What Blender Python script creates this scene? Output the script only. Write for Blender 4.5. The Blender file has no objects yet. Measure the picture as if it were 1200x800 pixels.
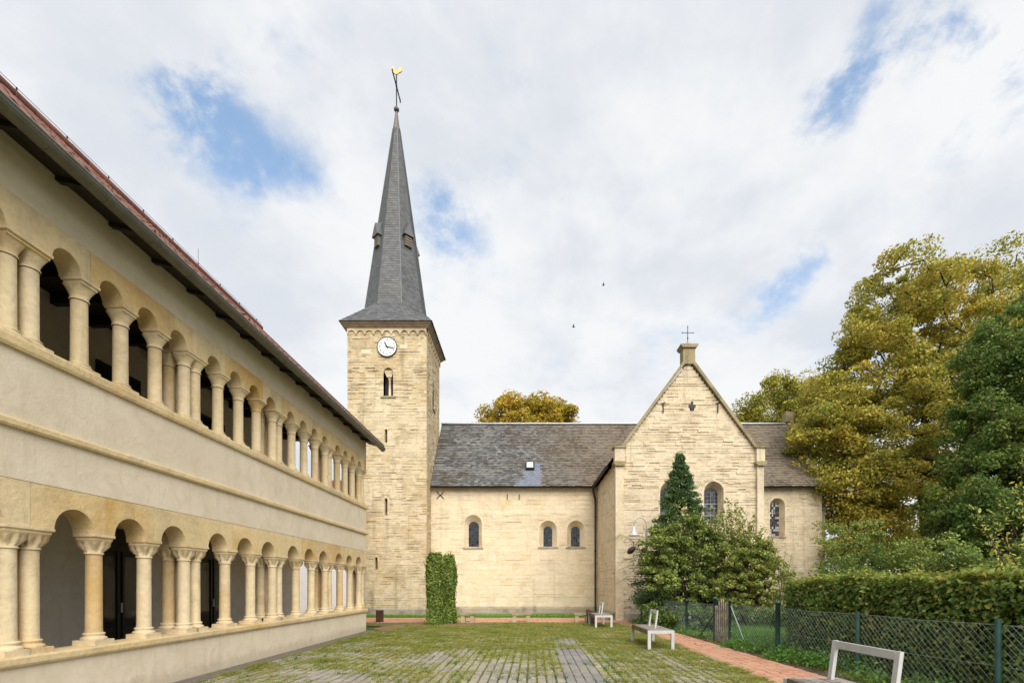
import bpy, math, random
import numpy as np
from mathutils import Vector, Matrix
random.seed(7); RNG = np.random.default_rng(7)
SC = bpy.context.scene
COL = SC.collection
R = math.radians

# ------------------------------------------------------------------ camera, sky, sun, exposure
EYE = 1.6
cam_d = bpy.data.cameras.new('camera'); cam = bpy.data.objects.new('camera', cam_d); COL.objects.link(cam)
cam.location = (0, 0, EYE); cam.rotation_euler = (R(90), 0, 0)
cam_d.sensor_width = 36; cam_d.lens = 17.7
cam_d.shift_x = -0.0125; cam_d.shift_y = 0.2383
cam_d.clip_start = 0.05; cam_d.clip_end = 4000
SC.camera = cam

SUN_AZ, SUN_EL = R(17), R(41)                 # to the right of straight behind the viewer
sdir = Vector((math.sin(SUN_AZ)*math.cos(SUN_EL), -math.cos(SUN_AZ)*math.cos(SUN_EL), math.sin(SUN_EL)))
sun_d = bpy.data.lights.new('sun', 'SUN'); sun_d.energy = 4.9; sun_d.angle = R(58); sun_d.color = (1.0, 0.95, 0.86)
sun = bpy.data.objects.new('sun', sun_d); COL.objects.link(sun)
sun.rotation_euler = (-sdir).to_track_quat('-Z', 'Y').to_euler(); sun.location = (0, -20, 40)

world = bpy.data.worlds.new('World'); SC.world = world; world.use_nodes = True
SC.view_settings.view_transform = 'Standard'; SC.view_settings.look = 'None'
SC.view_settings.exposure = 0.0; SC.view_settings.gamma = 1.0; SC.view_settings.use_curve_mapping = False

class NT:
    """tiny node-tree helper"""
    def __init__(s, tree): s.t = tree; s.n = tree.nodes; s.l = tree.links
    def new(s, typ, **kw):
        nd = s.n.new(typ)
        for k, v in kw.items():
            if k == 'ins':
                for kk, vv in v.items(): s.put(nd.inputs[kk], vv)
            else: setattr(nd, k, v)
        return nd
    def put(s, sock, v):
        if isinstance(v, bpy.types.NodeSocket): s.l.new(v, sock)
        else: sock.default_value = v
    def math(s, op, a, b=None, c=None, clamp=False):
        nd = s.n.new('ShaderNodeMath'); nd.operation = op; nd.use_clamp = clamp
        s.put(nd.inputs[0], a)
        if b is not None: s.put(nd.inputs[1], b)
        if c is not None: s.put(nd.inputs[2], c)
        return nd.outputs[0]
    def vmath(s, op, a, b=None, out=0):
        nd = s.n.new('ShaderNodeVectorMath'); nd.operation = op; s.put(nd.inputs[0], a)
        if b is not None: s.put(nd.inputs[1], b)
        return nd.outputs[out]
    def ramp(s, v, lo, hi, a=0.0, b=1.0, smooth=True):
        nd = s.n.new('ShaderNodeMapRange'); nd.interpolation_type = 'SMOOTHSTEP' if smooth else 'LINEAR'
        for i, x in enumerate((v, lo, hi, a, b)): s.put(nd.inputs[i], x)
        return nd.outputs[0]
    def noise(s, vec, scale, detail=4, rough=0.55, dist=0.0, color=False):
        nd = s.n.new('ShaderNodeTexNoise'); s.put(nd.inputs['Vector'], vec)
        nd.inputs['Scale'].default_value = scale; nd.inputs['Detail'].default_value = detail
        nd.inputs['Roughness'].default_value = rough; nd.inputs['Distortion'].default_value = dist
        return nd.outputs['Color' if color else 0]
    def mix(s, f, a, b, mode='MIX'):
        nd = s.n.new('ShaderNodeMix'); nd.data_type = 'RGBA'; nd.blend_type = mode
        s.put(nd.inputs['Factor'], f)
        for sk, v in ((nd.inputs[6], a), (nd.inputs[7], b)):
            if isinstance(v, tuple) and len(v) == 3: v = (*v, 1)
            s.put(sk, v)
        return nd.outputs[2]
    def scale(s, vec, xyz): return s.vmath('MULTIPLY', vec, xyz)

def build_world():
    t = NT(world.node_tree); t.n.clear()
    sky = t.new('ShaderNodeTexSky', sky_type='NISHITA', sun_disc=False, sun_elevation=SUN_EL,
                sun_rotation=math.atan2(sdir.x, sdir.y), air_density=1.0, dust_density=0.6, ozone_density=1.5)
    d = t.new('ShaderNodeTexCoord').outputs['Generated']
    sep = t.new('ShaderNodeSeparateXYZ', ins={0: d})
    # cloud deck: direction projected on a flat layer
    zz = t.math('ADD', t.math('MAXIMUM', sep.outputs[2], 0.0), 0.42)
    cx = t.math('DIVIDE', sep.outputs[0], zz); cy = t.math('DIVIDE', sep.outputs[1], zz)
    q = t.new('ShaderNodeCombineXYZ', ins={0: cx, 1: cy, 2: 3.7}).outputs[0]
    n1 = t.noise(q, 2.2, 8, 0.58, 0.15)
    n2 = t.noise(t.vmath('ADD', q, (5.2, 1.3, 0.0)), 4.6, 9, 0.60, 0.15)
    dens = t.math('ADD', t.math('MULTIPLY', n1, 0.5), t.math('MULTIPLY', n2, 0.5))
    gaps = None
    for (px, py, w, a) in ((205, 118, .08, .13), (255, 160, .075, .15), (320, 205, .06, .13), (362, 195, .04, .10), (525, 275, .08, .16), (225, 85, .05, .11), (128, 138, .07, .10), (520, 235, .06, .08),
                           (330, 82, .06, .07), (1005, 80, .06, .16), (975, 125, .05, .13), (945, 170, .05, .10), (1185, 62, .10, .24), (1085, 5, .09, .16), (915, 342, .06, .15), (968, 292, .05, .13),
                           (600, 165, .06, .05), (420, 120, .06, .05), (505, 455, .07, .06), (890, 380, .05, .06)):
        g = Vector(((px-615)/590, 1, (686-py)/590)).normalized()
        dt = t.vmath('DISTANCE', d, tuple(g), out=1)
        m = t.ramp(dt, 0.0, w*1.55, a*0.85, 0.0)
        gaps = m if gaps is None else t.math('ADD', gaps, m)
    n5 = t.noise(t.vmath('ADD', q, (1.7, 8.3, 5.0)), 7.5, 7, 0.62, 0.2); gaps = t.math('MULTIPLY', gaps, t.ramp(n5, 0.30, 0.68, 0.0, 1.30))
    dens = t.math('SUBTRACT', t.math('ADD', dens, 0.09), gaps)
    cov = t.ramp(dens, 0.345, 0.565, 0.0, 1.0)
    n3 = t.noise(t.vmath('ADD', q, (9.1, 4.4, 2.0)), 3.2, 8, 0.56, 0.1)
    tone = t.ramp(n3, 0.36, 0.62)
    cloud = t.mix(tone, (7.5, 7.85, 8.4), (9.5, 9.55, 9.6))
    skyc = t.mix(0.25, t.mix(1.0, sky.outputs[0], (2.3, 2.55, 2.6), 'MULTIPLY'), (6.2, 7.8, 9.4))
    covx = t.math('MULTIPLY', cov, 0.97)
    col = t.mix(covx, skyc, cloud)
    bg = t.new('ShaderNodeBackground', ins={'Color': col, 'Strength': 0.1})
    out = t.new('ShaderNodeOutputWorld', ins={'Surface': bg.outputs[0]})
build_world()

# ------------------------------------------------------------------ materials
MATS = {}
def newmat(name):
    m = bpy.data.materials.new(name); m.use_nodes = True; t = NT(m.node_tree); t.n.clear()
    MATS[name] = m
    return m, t
def finish(t, color, rough=0.85, bump=None, metal=0.0, spec=0.3, bstr=0.4, bdist=0.02):
    p = t.new('ShaderNodeBsdfPrincipled'); 
    t.put(p.inputs['Base Color'], color if not (isinstance(color, tuple) and len(color) == 3) else (*color, 1))
    t.put(p.inputs['Roughness'], rough); p.inputs['Metallic'].default_value = metal
    p.inputs['Specular IOR Level'].default_value = spec
    if bump is not None:
        b = t.new('ShaderNodeBump', ins={'Strength': bstr, 'Distance': bdist, 'Height': bump})
        t.l.new(b.outputs[0], p.inputs['Normal'])
    t.new('ShaderNodeOutputMaterial', ins={'Surface': p.outputs[0]})
def pos(t): return t.new('ShaderNodeNewGeometry').outputs['Position']
def rnd(t):
    isl = t.new('ShaderNodeNewGeometry').outputs['Random Per Island']
    ob = t.new('ShaderNodeObjectInfo').outputs['Random']
    return t.math('FRACT', t.math('ADD', isl, t.math('MULTIPLY', ob, 7.31)))

def mat_stone(name, pale, ochre, grey, ochre_lo=0.5, grey_amt=0.5, streak=0.4, rw=0.22, rough=0.5, pits=1.0):
    m, t = newmat(name); P = pos(t); r = rnd(t)
    n1 = t.noise(P, 0.38, 6, 0.66, 0.3); n2 = t.noise(P, 1.1, 7, 0.68, 0.5); n3 = t.noise(t.scale(P, (2.6, 2.6, 0.22)), 1.0, 6, 0.65, 0.2)
    f = t.noise(P, 14, 5, 0.7); ff = t.noise(t.scale(P, (10, 10, 38)), 1.0, 4, 0.6)
    oc = t.ramp(t.math('ADD', t.math('MULTIPLY', n1, 1.0-rw), t.math('MULTIPLY', r, rw)), ochre_lo, ochre_lo+0.20)
    c = t.mix(oc, pale, ochre)
    c = t.mix(t.math('MULTIPLY', t.ramp(n2, 0.46, 0.66), grey_amt), c, grey)
    c = t.mix(t.math('MULTIPLY', t.ramp(n3, 0.54, 0.72), streak), c, tuple(x*0.55 for x in grey))
    val = t.math('ADD', t.ramp(r, 0, 1, 0.94, 1.04, False), t.math('MULTIPLY', t.math('SUBTRACT', f, 0.5), rough))
    md = t.noise(t.scale(P, (1.6, 1.6, 3.2)), 2.2, 6, 0.7, 0.5); val = t.math('ADD', val, t.math('MULTIPLY', t.math('SUBTRACT', md, 0.52), rough*0.9))
    pit = t.ramp(t.noise(t.scale(P, (5, 5, 11)), 1.0, 3, 0.5), 0.66, 0.74); val = t.math('MULTIPLY', val, t.math('SUBTRACT', 1.0, t.math('MULTIPLY', pit, rough*0.5*pits)))
    # eroded bedding lines in the stone
    er = t.ramp(ff, 0.62, 0.70); val = t.math('MULTIPLY', val, t.math('SUBTRACT', 1.0, t.math('MULTIPLY', er, rough*0.34*pits)))
    hsv = t.new('ShaderNodeHueSaturation', ins={'Color': c, 'Value': val, 'Saturation': t.ramp(t.math('FRACT', t.math('MULTIPLY', r, 13.7)), 0, 1, 0.93, 1.06, False)})
    finish(t, hsv.outputs[0], 0.92, t.math('SUBTRACT', t.math('MULTIPLY', f, 0.8), t.math('MULTIPLY', er, 0.7*pits)), bstr=0.6, bdist=0.03, spec=0.15)
    return m
mat_stone('stone_tower', (.63, .53, .37), (.52, .40, .235), (.40, .32, .20), 0.44, 0.75, 0.5, 0.2, 0.62)
mat_stone('stone_nave', (.73, .615, .44), (.61, .465, .275), (.57, .46, .31), 0.55, 0.5, 0.25, 0.24, 0.48)
mat_stone('stone_transept', (.65, .545, .39), (.54, .425, .27), (.43, .345, .23), 0.56, 0.6, 0.4, 0.18, 0.62)
mat_stone('stone_plinth', (.40, .35, .27), (.34, .28, .20), (.20, .18, .14), 0.5, 0.9, 0.5)
mat_stone('stone_bench', (.46, .37, .23), (.38, .28, .15), (.28, .23, .15), 0.5, 0.6, 0.4)
mat_stone('stone_dark', (.34, .28, .17), (.26, .21, .11), (.16, .14, .09), 0.5, 0.9, 0.4)
mat_stone('sandstone', (.72, .56, .32), (.56, .36, .14), (.50, .40, .25), 0.49, 0.55, 0.35, 0.26, 0.42, 0.0)
mat_stone('column_stone', (.74, .60, .385), (.56, .38, .17), (.48, .38, .25), 0.51, 0.55, 0.3, 0.32, 0.42, 0.0)
def mat_plaster(name, a, b, dark):
    m, t = newmat(name); P = pos(t)
    n1 = t.noise(P, 0.9, 6, 0.62, 0.6); n2 = t.noise(t.scale(P, (1.2, 1.2, 2.6)), 1.3, 7, 0.66, 0.6); f = t.noise(P, 26, 4, 0.7); m2 = t.noise(P, 3.4, 5, 0.65, 0.8)
    c = t.mix(t.ramp(n1, 0.32, 0.68), a, b)
    c = t.mix(t.math('MULTIPLY', t.ramp(n2, 0.52, 0.78), 0.5), c, dark)
    c = t.mix(t.math('MULTIPLY', t.ramp(m2, 0.42, 0.72), 0.45), c, dark)
    c = t.mix(t.math('MULTIPLY', t.math('SUBTRACT', f, 0.3), 0.16), c, dark)
    zc = t.new('ShaderNodeSeparateXYZ', ins={0: P}).outputs[2]; st = t.noise(t.scale(P, (9, 9, 0.5)), 1.2, 5, 0.65)
    for za, zb in ((3.43, 2.95), (4.345, 3.95), (0.66, 0.25), (6.2, 6.75)):      # drip stains hanging from the ledges
        k = t.math('MULTIPLY', t.ramp(zc, zb, za, 0.0, 1.0), t.math('LESS_THAN', zc, za)); c = t.mix(t.math('MULTIPLY', t.math('MULTIPLY', k, t.ramp(st, 0.52, 0.75)), 0.16), c, tuple(x*0.62 for x in dark))
    sp_ = t.ramp(t.math('ADD', zc, t.math('MULTIPLY', m2, -0.35)), -0.12, 0.10, 1.0, 0.0); c = t.mix(t.math('MULTIPLY', sp_, 0.4), c, tuple(x*0.6 for x in dark))   # splash dirt
    finish(t, c, 0.93, t.math('ADD', f, t.math('MULTIPLY', m2, 2.0)), bstr=0.35, bdist=0.012, spec=0.12)
mat_plaster('plaster', (.67, .575, .44), (.74, .645, .51), (.57, .475, .35))
mat_plaster('plaster_parapet', (.72, .62, .47), (.78, .69, .54), (.62, .52, .38))
mat_plaster('plaster_inner', (.64, .60, .54), (.70, .66, .60), (.52, .47, .40))
mat_plaster('white_wall', (.80, .80, .79), (.84, .84, .83), (.72, .72, .71))
def mat_slate(name, a, b, lichen, lamt, rough=0.55, warm=None):
    m, t = newmat(name); P = pos(t); r = rnd(t)
    n1 = t.noise(P, 0.55, 5, 0.6, 0.3); n2 = t.noise(P, 4.5, 5, 0.7); f = t.noise(P, 30, 3, 0.6)
    c = t.mix(r, a, b)
    if warm is not None:
        sx = t.new('ShaderNodeSeparateXYZ', ins={0: P}).outputs[0]
        wz = t.ramp(t.math('ADD', sx, t.math('MULTIPLY', n1, 9.0)), 3.0, 9.5)
        c = t.mix(t.math('MULTIPLY', wz, t.ramp(r, 0.0, 0.6, 0.55, 1.0)), c, warm)
    l = t.math('MULTIPLY', t.ramp(t.math('ADD', t.math('MULTIPLY', n1, 0.45), t.math('MULTIPLY', n2, 0.55)), 0.47, 0.60), lamt)
    c = t.mix(l, c, lichen)
    finish(t, c, rough, f, bstr=0.3, bdist=0.01, spec=0.4)
mat_slate('slate_spire', (.075, .078, .085), (.13, .132, .14), (.12, .12, .11), 0.3, 0.5)
mat_slate('slate_old', (.065, .068, .075), (.20, .195, .185), (.065, .05, .036), 0.80, 0.75, (.19, .15, .105))
mat_slate('slate_new', (.13, .15, .19), (.18, .20, .25), (.16, .17, .19), 0.2, 0.5)
mat_slate('tile_red', (.15, .055, .04), (.23, .095, .065), (.10, .05, .04), 0.7, 0.8)
def mat_flat(name, c, rough=0.6, metal=0.0, var=0.15, scale=6, spec=0.4, bs=0.2, dark=None):
    m, t = newmat(name); P = pos(t); n = t.noise(P, scale, 5, 0.65); n2 = t.noise(P, scale*5, 3, 0.6)
    d = dark if dark else tuple(x*(1-2*var) for x in c)
    cc = t.mix(t.ramp(n, 0.35, 0.7), c, d)
    finish(t, cc, t.ramp(n2, 0.3, 0.7, rough*0.85, min(1, rough*1.15)), n2, metal, spec, bs, 0.005)
mat_flat('zinc', (.33, .34, .33), 0.45, 0.6, 0.12)
mat_flat('gutter_paint', (.15, .145, .115), 0.5, 0.2, 0.12)
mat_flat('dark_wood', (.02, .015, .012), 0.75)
mat_flat('brown_wood', (.16, .10, .065), 0.75, dark=(.09, .055, .035))
mat_flat('cornice_wood', (.30, .22, .16), 0.75, dark=(.20, .145, .10), scale=3)
mat_flat('grey_wood', (.30, .27, .24), 0.85, dark=(.14, .115, .09), scale=9)
mat_flat('plank_wood', (.17, .125, .09), 0.8, dark=(.09, .065, .045), scale=7)
mat_flat('bench_metal', (.52, .52, .52), 0.45, 0.15, 0.08)
mat_flat('galv', (.40, .42, .44), 0.4, 0.5, 0.1)
mat_flat('iron', (.02, .018, .017), 0.6, 0.2)
mat_flat('lead', (.10, .105, .11), 0.5, 0.4)
mat_flat('lead_tip', (.17, .15, .135), 0.5, 0.2)
mat_flat('lead_grid', (.30, .31, .33), 0.5, 0.2)
mat_flat('rust', (.085, .032, .02), 0.8, 0.0, dark=(.045, .018, .012))
mat_flat('pipe', (.06, .04, .03), 0.5, 0.2)
mat_flat('gold', (.62, .36, .11), 0.45, 0.5, 0.08)
mat_flat('white_paint', (.82, .82, .80), 0.5, 0, 0.03)
mat_flat('black_paint', (.012, .012, .014), 0.5, 0, 0.1)
mat_flat('fence_green', (.035, .095, .09), 0.5, 0.1, 0.2)
mat_flat('wire', (.30, .37, .36), 0.45, 0.2, 0.1)
mat_flat('bark', (.075, .058, .042), 0.9, 0, 0.25, 8, 0.1, 0.8)
mat_flat('soil', (.12, .09, .062), 0.95, 0, 0.25, 5, 0.1, 0.6)
mat_flat('drip_gravel', (.20, .175, .145), 0.95, 0, 0.25, 18, 0.1, 0.8, dark=(.11, .095, .08))
mat_flat('gravel', (.48, .44, .37), 0.9, 0, 0.2, 30, 0.1, 0.8)
mat_flat('dark_object', (.016, .016, .018), 0.55)
mat_flat('bird', (.03, .03, .03), 0.8)
mat_flat('flower_red', (.15, .05, .035), 0.8)
def mat_glass(name, c):
    m, t = newmat(name); r = rnd(t); n = t.noise(pos(t), 5, 3)
    cc = t.mix(t.ramp(r, 0.0, 1.0), c, tuple(x*2.6 for x in c))
    finish(t, cc, 0.12, n, spec=0.6, bstr=0.15, bdist=0.01)
mat_glass('glass', (.012, .015, .019))
m_, t_ = newmat('stained'); r_ = rnd(t_)
c_ = t_.mix(t_.ramp(r_, 0.60, 0.66), (.02, .02, .024), (.42, .40, .38)); c_ = t_.mix(t_.ramp(r_, 0.90, 0.92), c_, (.14, .03, .025))
finish(t_, c_, 0.2, spec=0.5)
def mat_paver(name, cols, mosscol, moss_lo, moss_amt):
    m, t = newmat(name); P = pos(t); r = rnd(t); n1 = t.noise(P, 0.6, 5, 0.6, 0.3); n2 = t.noise(P, 7, 5, 0.7); f = t.noise(P, 60, 3, 0.7)
    c = t.mix(r, cols[0], cols[1]); c = t.mix(t.ramp(n1, 0.45, 0.65), c, cols[2])
    c = t.mix(t.math('MULTIPLY', f, 0.3), c, tuple(x*0.5 for x in cols[0]))
    mo = t.ramp(t.math('ADD', t.math('MULTIPLY', n1, 0.5), t.math('MULTIPLY', n2, 0.5)), moss_lo, moss_lo+0.09)
    c = t.mix(t.math('MULTIPLY', mo, moss_amt), c, mosscol)
    finish(t, c, 0.93, t.math('ADD', f, n2), bstr=0.5, bdist=0.012, spec=0.15)
mat_paver('paver', ((.25, .225, .195), (.36, .325, .275), (.42, .37, .29)), (.20, .20, .06), 0.49, 0.9)
mat_paver('paver_dark', ((.19, .18, .175), (.27, .255, .24), (.30, .275, .25)), (.17, .17, .06), 0.54, 0.7)
mat_paver('brick', ((.42, .20, .13), (.54, .31, .215), (.50, .30, .20)), (.30, .21, .12), 0.52, 0.6)
def mat_ground(name, a, b, c3):
    m, t = newmat(name); P = pos(t); n1 = t.noise(P, 0.7, 6, 0.62, 0.4); n2 = t.noise(P, 9, 5, 0.7); f = t.noise(P, 50, 3, 0.7)
    c = t.mix(t.ramp(n1, 0.35, 0.65), a, b); c = t.mix(t.math('MULTIPLY', t.ramp(n2, 0.45, 0.7), 0.7), c, c3)
    finish(t, c, 0.95, t.math('ADD', f, n2), bstr=0.7, bdist=0.03, spec=0.1)
mat_ground('ground', (.07, .095, .025), (.10, .12, .035), (.10, .085, .05))
mat_ground('moss_bed', (.115, .12, .035), (.155, .16, .05), (.14, .12, .07))
mat_ground('lawn', (.07, .14, .02), (.09, .16, .03), (.06, .10, .02))
mat_ground('path_bed', (.26, .15, .10), (.22, .15, .09), (.18, .15, .06))
def mat_leaf(name, cols, pscale=0.5, trans=0.35, rough=0.5, spread=0.55, gain=1.5):
    m, t = newmat(name); P = pos(t); r = rnd(t); n = t.noise(P, pscale, 4, 0.6)
    k = t.math('ADD', t.math('MULTIPLY', t.ramp(n, 0.3, 0.7, 0, 1, False), 1-spread), t.math('MULTIPLY', r, spread))
    cr = t.new('ShaderNodeValToRGB'); t.put(cr.inputs[0], k); e = cr.color_ramp
    e.elements[0].color = (*cols[0], 1); e.elements[1].color = (*cols[-1], 1)
    for i, c in enumerate(cols[1:-1]):
        el = e.elements.new((i+1)/(len(cols)-1)); el.color = (*c, 1)
    v = t.new('ShaderNodeHueSaturation', ins={'Color': cr.outputs[0], 'Value': t.ramp(t.math('FRACT', t.math('MULTIPLY', r, 17.3)), 0, 1, 0.7*gain, 1.3*gain, False)})
    p = t.new('ShaderNodeBsdfPrincipled', ins={'Base Color': v.outputs[0], 'Roughness': rough}); p.inputs['Specular IOR Level'].default_value = 0.25
    tr = t.new('ShaderNodeBsdfTranslucent', ins={'Color': v.outputs[0]})
    mx = t.new('ShaderNodeMixShader', ins={0: trans, 1: p.outputs[0], 2: tr.outputs[0]})
    t.new('ShaderNodeOutputMaterial', ins={'Surface': mx.outputs[0]})
mat_leaf('leaf_linden', ((.075, .10, .02), (.13, .145, .027), (.20, .18, .032), (.26, .20, .034), (.32, .215, .034)), 0.28, spread=.5, gain=2.05)
mat_leaf('leaf_gold', ((.10, .10, .016), (.19, .155, .02), (.28, .19, .022), (.33, .20, .022)), 0.4, gain=1.9)
mat_leaf('leaf_yellowgreen', ((.09, .11, .02), (.16, .155, .025), (.25, .195, .03)), 0.4, gain=2.2)
mat_leaf('leaf_dark', ((.03, .055, .014), (.05, .085, .02), (.08, .115, .024), (.15, .155, .03)), 0.5, gain=2.0)
mat_leaf('leaf_pale', ((.18, .20, .04), (.30, .29, .06), (.38, .33, .06)), 1.0)
mat_leaf('leaf_shrub', ((.04, .075, .016), (.08, .125, .025), (.14, .18, .035), (.20, .22, .06), (.26, .26, .12)), 1.3, spread=.75, gain=1.75)
mat_leaf('leaf_shrub2', ((.055, .085, .022), (.10, .135, .03), (.15, .175, .04), (.20, .20, .05), (.17, .09, .035)), 1.6, gain=1.75)
mat_leaf('leaf_conifer', ((.025, .05, .02), (.05, .085, .032), (.09, .125, .045)), 1.5, 0.15, gain=1.9)
mat_leaf('leaf_hedge', ((.03, .065, .014), (.045, .085, .018), (.065, .11, .022), (.09, .135, .028), (.13, .16, .03), (.22, .17, .04)), 0.8, 0.3, 0.35, 0.8, gain=1.75)
mat_leaf('leaf_hedge_top', ((.07, .115, .02), (.11, .15, .026), (.16, .175, .03), (.23, .15, .045)), 1.0, 0.35, 0.45, 0.8, gain=1.8)
mat_leaf('leaf_hornbeam', ((.05, .085, .018), (.10, .14, .028), (.17, .19, .035)), 1.0, 0.35, 0.5, 0.7, gain=1.9)
mat_leaf('leaf_weed', ((.05, .12, .02), (.08, .17, .03), (.14, .20, .05)), 1.5)
mat_leaf('leaf_fallen', ((.10, .055, .02), (.20, .12, .03), (.30, .20, .05)), 2.0, 0.1, 0.8, 0.9, gain=1.2)
mat_leaf('grass_joint', ((.07, .11, .018), (.12, .155, .025), (.17, .18, .035), (.23, .20, .06), (.27, .23, .10)), 0.9, 0.35, 0.7, 0.6)
mat_leaf('grass_tuft', ((.04, .09, .014), (.07, .13, .02), (.11, .16, .03)), 1.0, 0.35, 0.6, 0.7)
mat_leaf('grass_lawn', ((.06, .15, .012), (.09, .20, .018), (.13, .24, .025)), 1.0, 0.35, 0.7, 0.7)
mat_leaf('grass_dull', ((.09, .12, .025), (.14, .16, .035), (.20, .18, .07)), 1.0, 0.35, 0.7, 0.7)

# ------------------------------------------------------------------ mesh helpers
def link_mesh(name, me, parent=None, mat=None, loc=None):
    if mat: me.materials.append(MATS[mat])
    o = bpy.data.objects.new(name, me); COL.objects.link(o)
    if parent is not None: o.parent = parent
    if loc is not None: o.location = loc
    return o
class MB:
    def __init__(s): s.v = []; s.f = []; s.sm = []
    def add(s, verts, faces, smooth=False):
        b = len(s.v); s.v.extend(tuple(v) for v in verts); s.f.extend(tuple(i+b for i in f) for f in faces); s.sm.extend([smooth]*len(faces)); return s
    def box(s, x0, x1, y0, y1, z0, z1):
        return s.add([(x0,y0,z0),(x1,y0,z0),(x1,y1,z0),(x0,y1,z0),(x0,y0,z1),(x1,y0,z1),(x1,y1,z1),(x0,y1,z1)],
                     [(0,3,2,1),(4,5,6,7),(0,1,5,4),(1,2,6,5),(2,3,7,6),(3,0,4,7)])
    def beam(s, a, b, w, h, up=(0,0,1)):
        a, b = Vector(a), Vector(b); d = (b-a).normalized(); up = Vector(up)
        if abs(d.dot(up)) > .99: up = Vector((0,1,0))
        x = d.cross(up).normalized()*w/2; y = x.cross(d).normalized()*h/2
        vs = [a-x-y, a+x-y, a+x+y, a-x+y, b-x-y, b+x-y, b+x+y, b-x+y]
        return s.add(vs, [(0,3,2,1),(4,5,6,7),(0,1,5,4),(1,2,6,5),(2,3,7,6),(3,0,4,7)])
    def tube(s, pts, radii, n=8, caps=True):
        pts = [Vector(p) for p in pts]
        if not hasattr(radii, '__len__'): radii = [radii]*len(pts)
        vs = []; ref = None
        for i, p in enumerate(pts):
            d = (pts[min(i+1, len(pts)-1)]-pts[max(i-1, 0)]).normalized()
            if ref is None: ref = d.orthogonal().normalized()
            ref = (ref-d*ref.dot(d)); ref = ref.normalized() if ref.length > 1e-6 else d.orthogonal().normalized()
            y = d.cross(ref)
            for k in range(n):
                a = 2*math.pi*k/n; vs.append(p+(ref*math.cos(a)+y*math.sin(a))*radii[i])
        fs = [(i*n+k, i*n+(k+1)%n, (i+1)*n+(k+1)%n, (i+1)*n+k) for i in range(len(pts)-1) for k in range(n)]
        s.add(vs, fs, True)
        if caps:
            s.add(vs[:n], [tuple(reversed(range(n)))]); s.add(vs[-n:], [tuple(range(n))])
        return s
    def lathe(s, prof, c=(0,0,0), n=16, smooth=True):
        vs = [(c[0]+r*math.cos(2*math.pi*k/n), c[1]+r*math.sin(2*math.pi*k/n), c[2]+z) for r, z in prof for k in range(n)]
        fs = [(i*n+k, i*n+(k+1)%n, (i+1)*n+(k+1)%n, (i+1)*n+k) for i in range(len(prof)-1) for k in range(n)]
        s.add(vs, fs, smooth); m = len(prof)-1
        s.add(vs[:n], [tuple(reversed(range(n)))]); s.add(vs[m*n:], [tuple(range(n))])
        return s
    def prism(s, poly, ax, h0, h1):
        """poly of 2D points (convex or star-safe ngon), extruded on axis ax ('x','y','z')"""
        def P(a, b, h): return {'x': (h, a, b), 'y': (a, h, b), 'z': (a, b, h)}[ax]
        n = len(poly)
        vs = [P(a, b, h0) for a, b in poly]+[P(a, b, h1) for a, b in poly]
        fs = [tuple(range(n)), tuple(reversed(range(n, 2*n)))]+[(i, i+n, (i+1)%n+n, (i+1)%n) for i in range(n)]
        return s.add(vs, fs)
    def mesh(s, name, fixn=False):
        me = bpy.data.meshes.new(name); me.from_pydata(s.v, [], s.f)
        me.polygons.foreach_set('use_smooth', s.sm)
        if fixn:
            import bmesh
            bm = bmesh.new(); bm.from_mesh(me); bmesh.ops.recalc_face_normals(bm, faces=bm.faces); bm.to_mesh(me); bm.free()
        me.update(); return me
    def build(s, name, mat, parent=None, loc=None, fixn=True): return link_mesh(name, s.mesh(name, fixn), parent, mat, loc)

def np_mesh(name, V, nper):
    """V (N*nper,3): N separate polygons of nper corners"""
    V = np.asarray(V, dtype=np.float32).reshape(-1, 3); n = len(V)//nper
    me = bpy.data.meshes.new(name); me.vertices.add(len(V)); me.vertices.foreach_set('co', V.ravel())
    me.loops.add(len(V)); me.loops.foreach_set('vertex_index', np.arange(len(V), dtype=np.int32))
    me.polygons.add(n); me.polygons.foreach_set('loop_start', np.arange(0, len(V), nper, dtype=np.int32))
    try: me.polygons.foreach_set('loop_total', np.full(n, nper, dtype=np.int32))
    except Exception: pass
    me.update(calc_edges=True); return me
def empty(name, loc=(0,0,0), rz=0.0):
    o = bpy.data.objects.new(name, None); o.empty_display_size = 0.3; COL.objects.link(o); o.location = loc; o.rotation_euler = (0,0,rz); return o
def tag(o, label=None, cat=None, group=None, kind=None):
    if label: o['label'] = label
    if cat: o['category'] = cat
    if group: o['group'] = group
    if kind: o['kind'] = kind
    return o
def copy_tree(o, parent=None):
    c = o.copy(); COL.objects.link(c); c.parent = parent
    for ch in list(o.children): copy_tree(ch, c)
    return c
def stuff(o): o['kind'] = 'stuff'; return o
def structure(o): o['kind'] = 'structure'; return o
F = 590.0
def W(x, y, d): return Vector(((x-615)*d/F, d, EYE+(686-y)*d/F))

# leaves: flat pointed leaf quads with random attitude
def leaf_quads(P, size, up=0.35, aspect=0.55, nrm=None, rng=RNG, droop=0.0):
    n = len(P); N = rng.normal(size=(n, 3)); N[:, 2] += up*2
    if nrm is not None: N += nrm*1.6
    N /= np.linalg.norm(N, axis=1, keepdims=True)
    T = rng.normal(size=(n, 3)); T[:, 2] -= droop
    T -= N*np.sum(T*N, axis=1, keepdims=True); T /= np.linalg.norm(T, axis=1, keepdims=True)
    B = np.cross(N, T); s = (np.asarray(size)*rng.uniform(.65, 1.35, n))[:, None]
    s = s*np.where(rng.uniform(size=(n, 1)) < .2, 1.35, 1.0); V = np.empty((n, 4, 3)); V[:, 0] = P-T*s*.5; V[:, 1] = P+B*s*aspect*.5+N*s*.06; V[:, 2] = P+T*s*.5; V[:, 3] = P-B*s*aspect*.5+N*s*.06
    return V.reshape(-1, 3)
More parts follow.
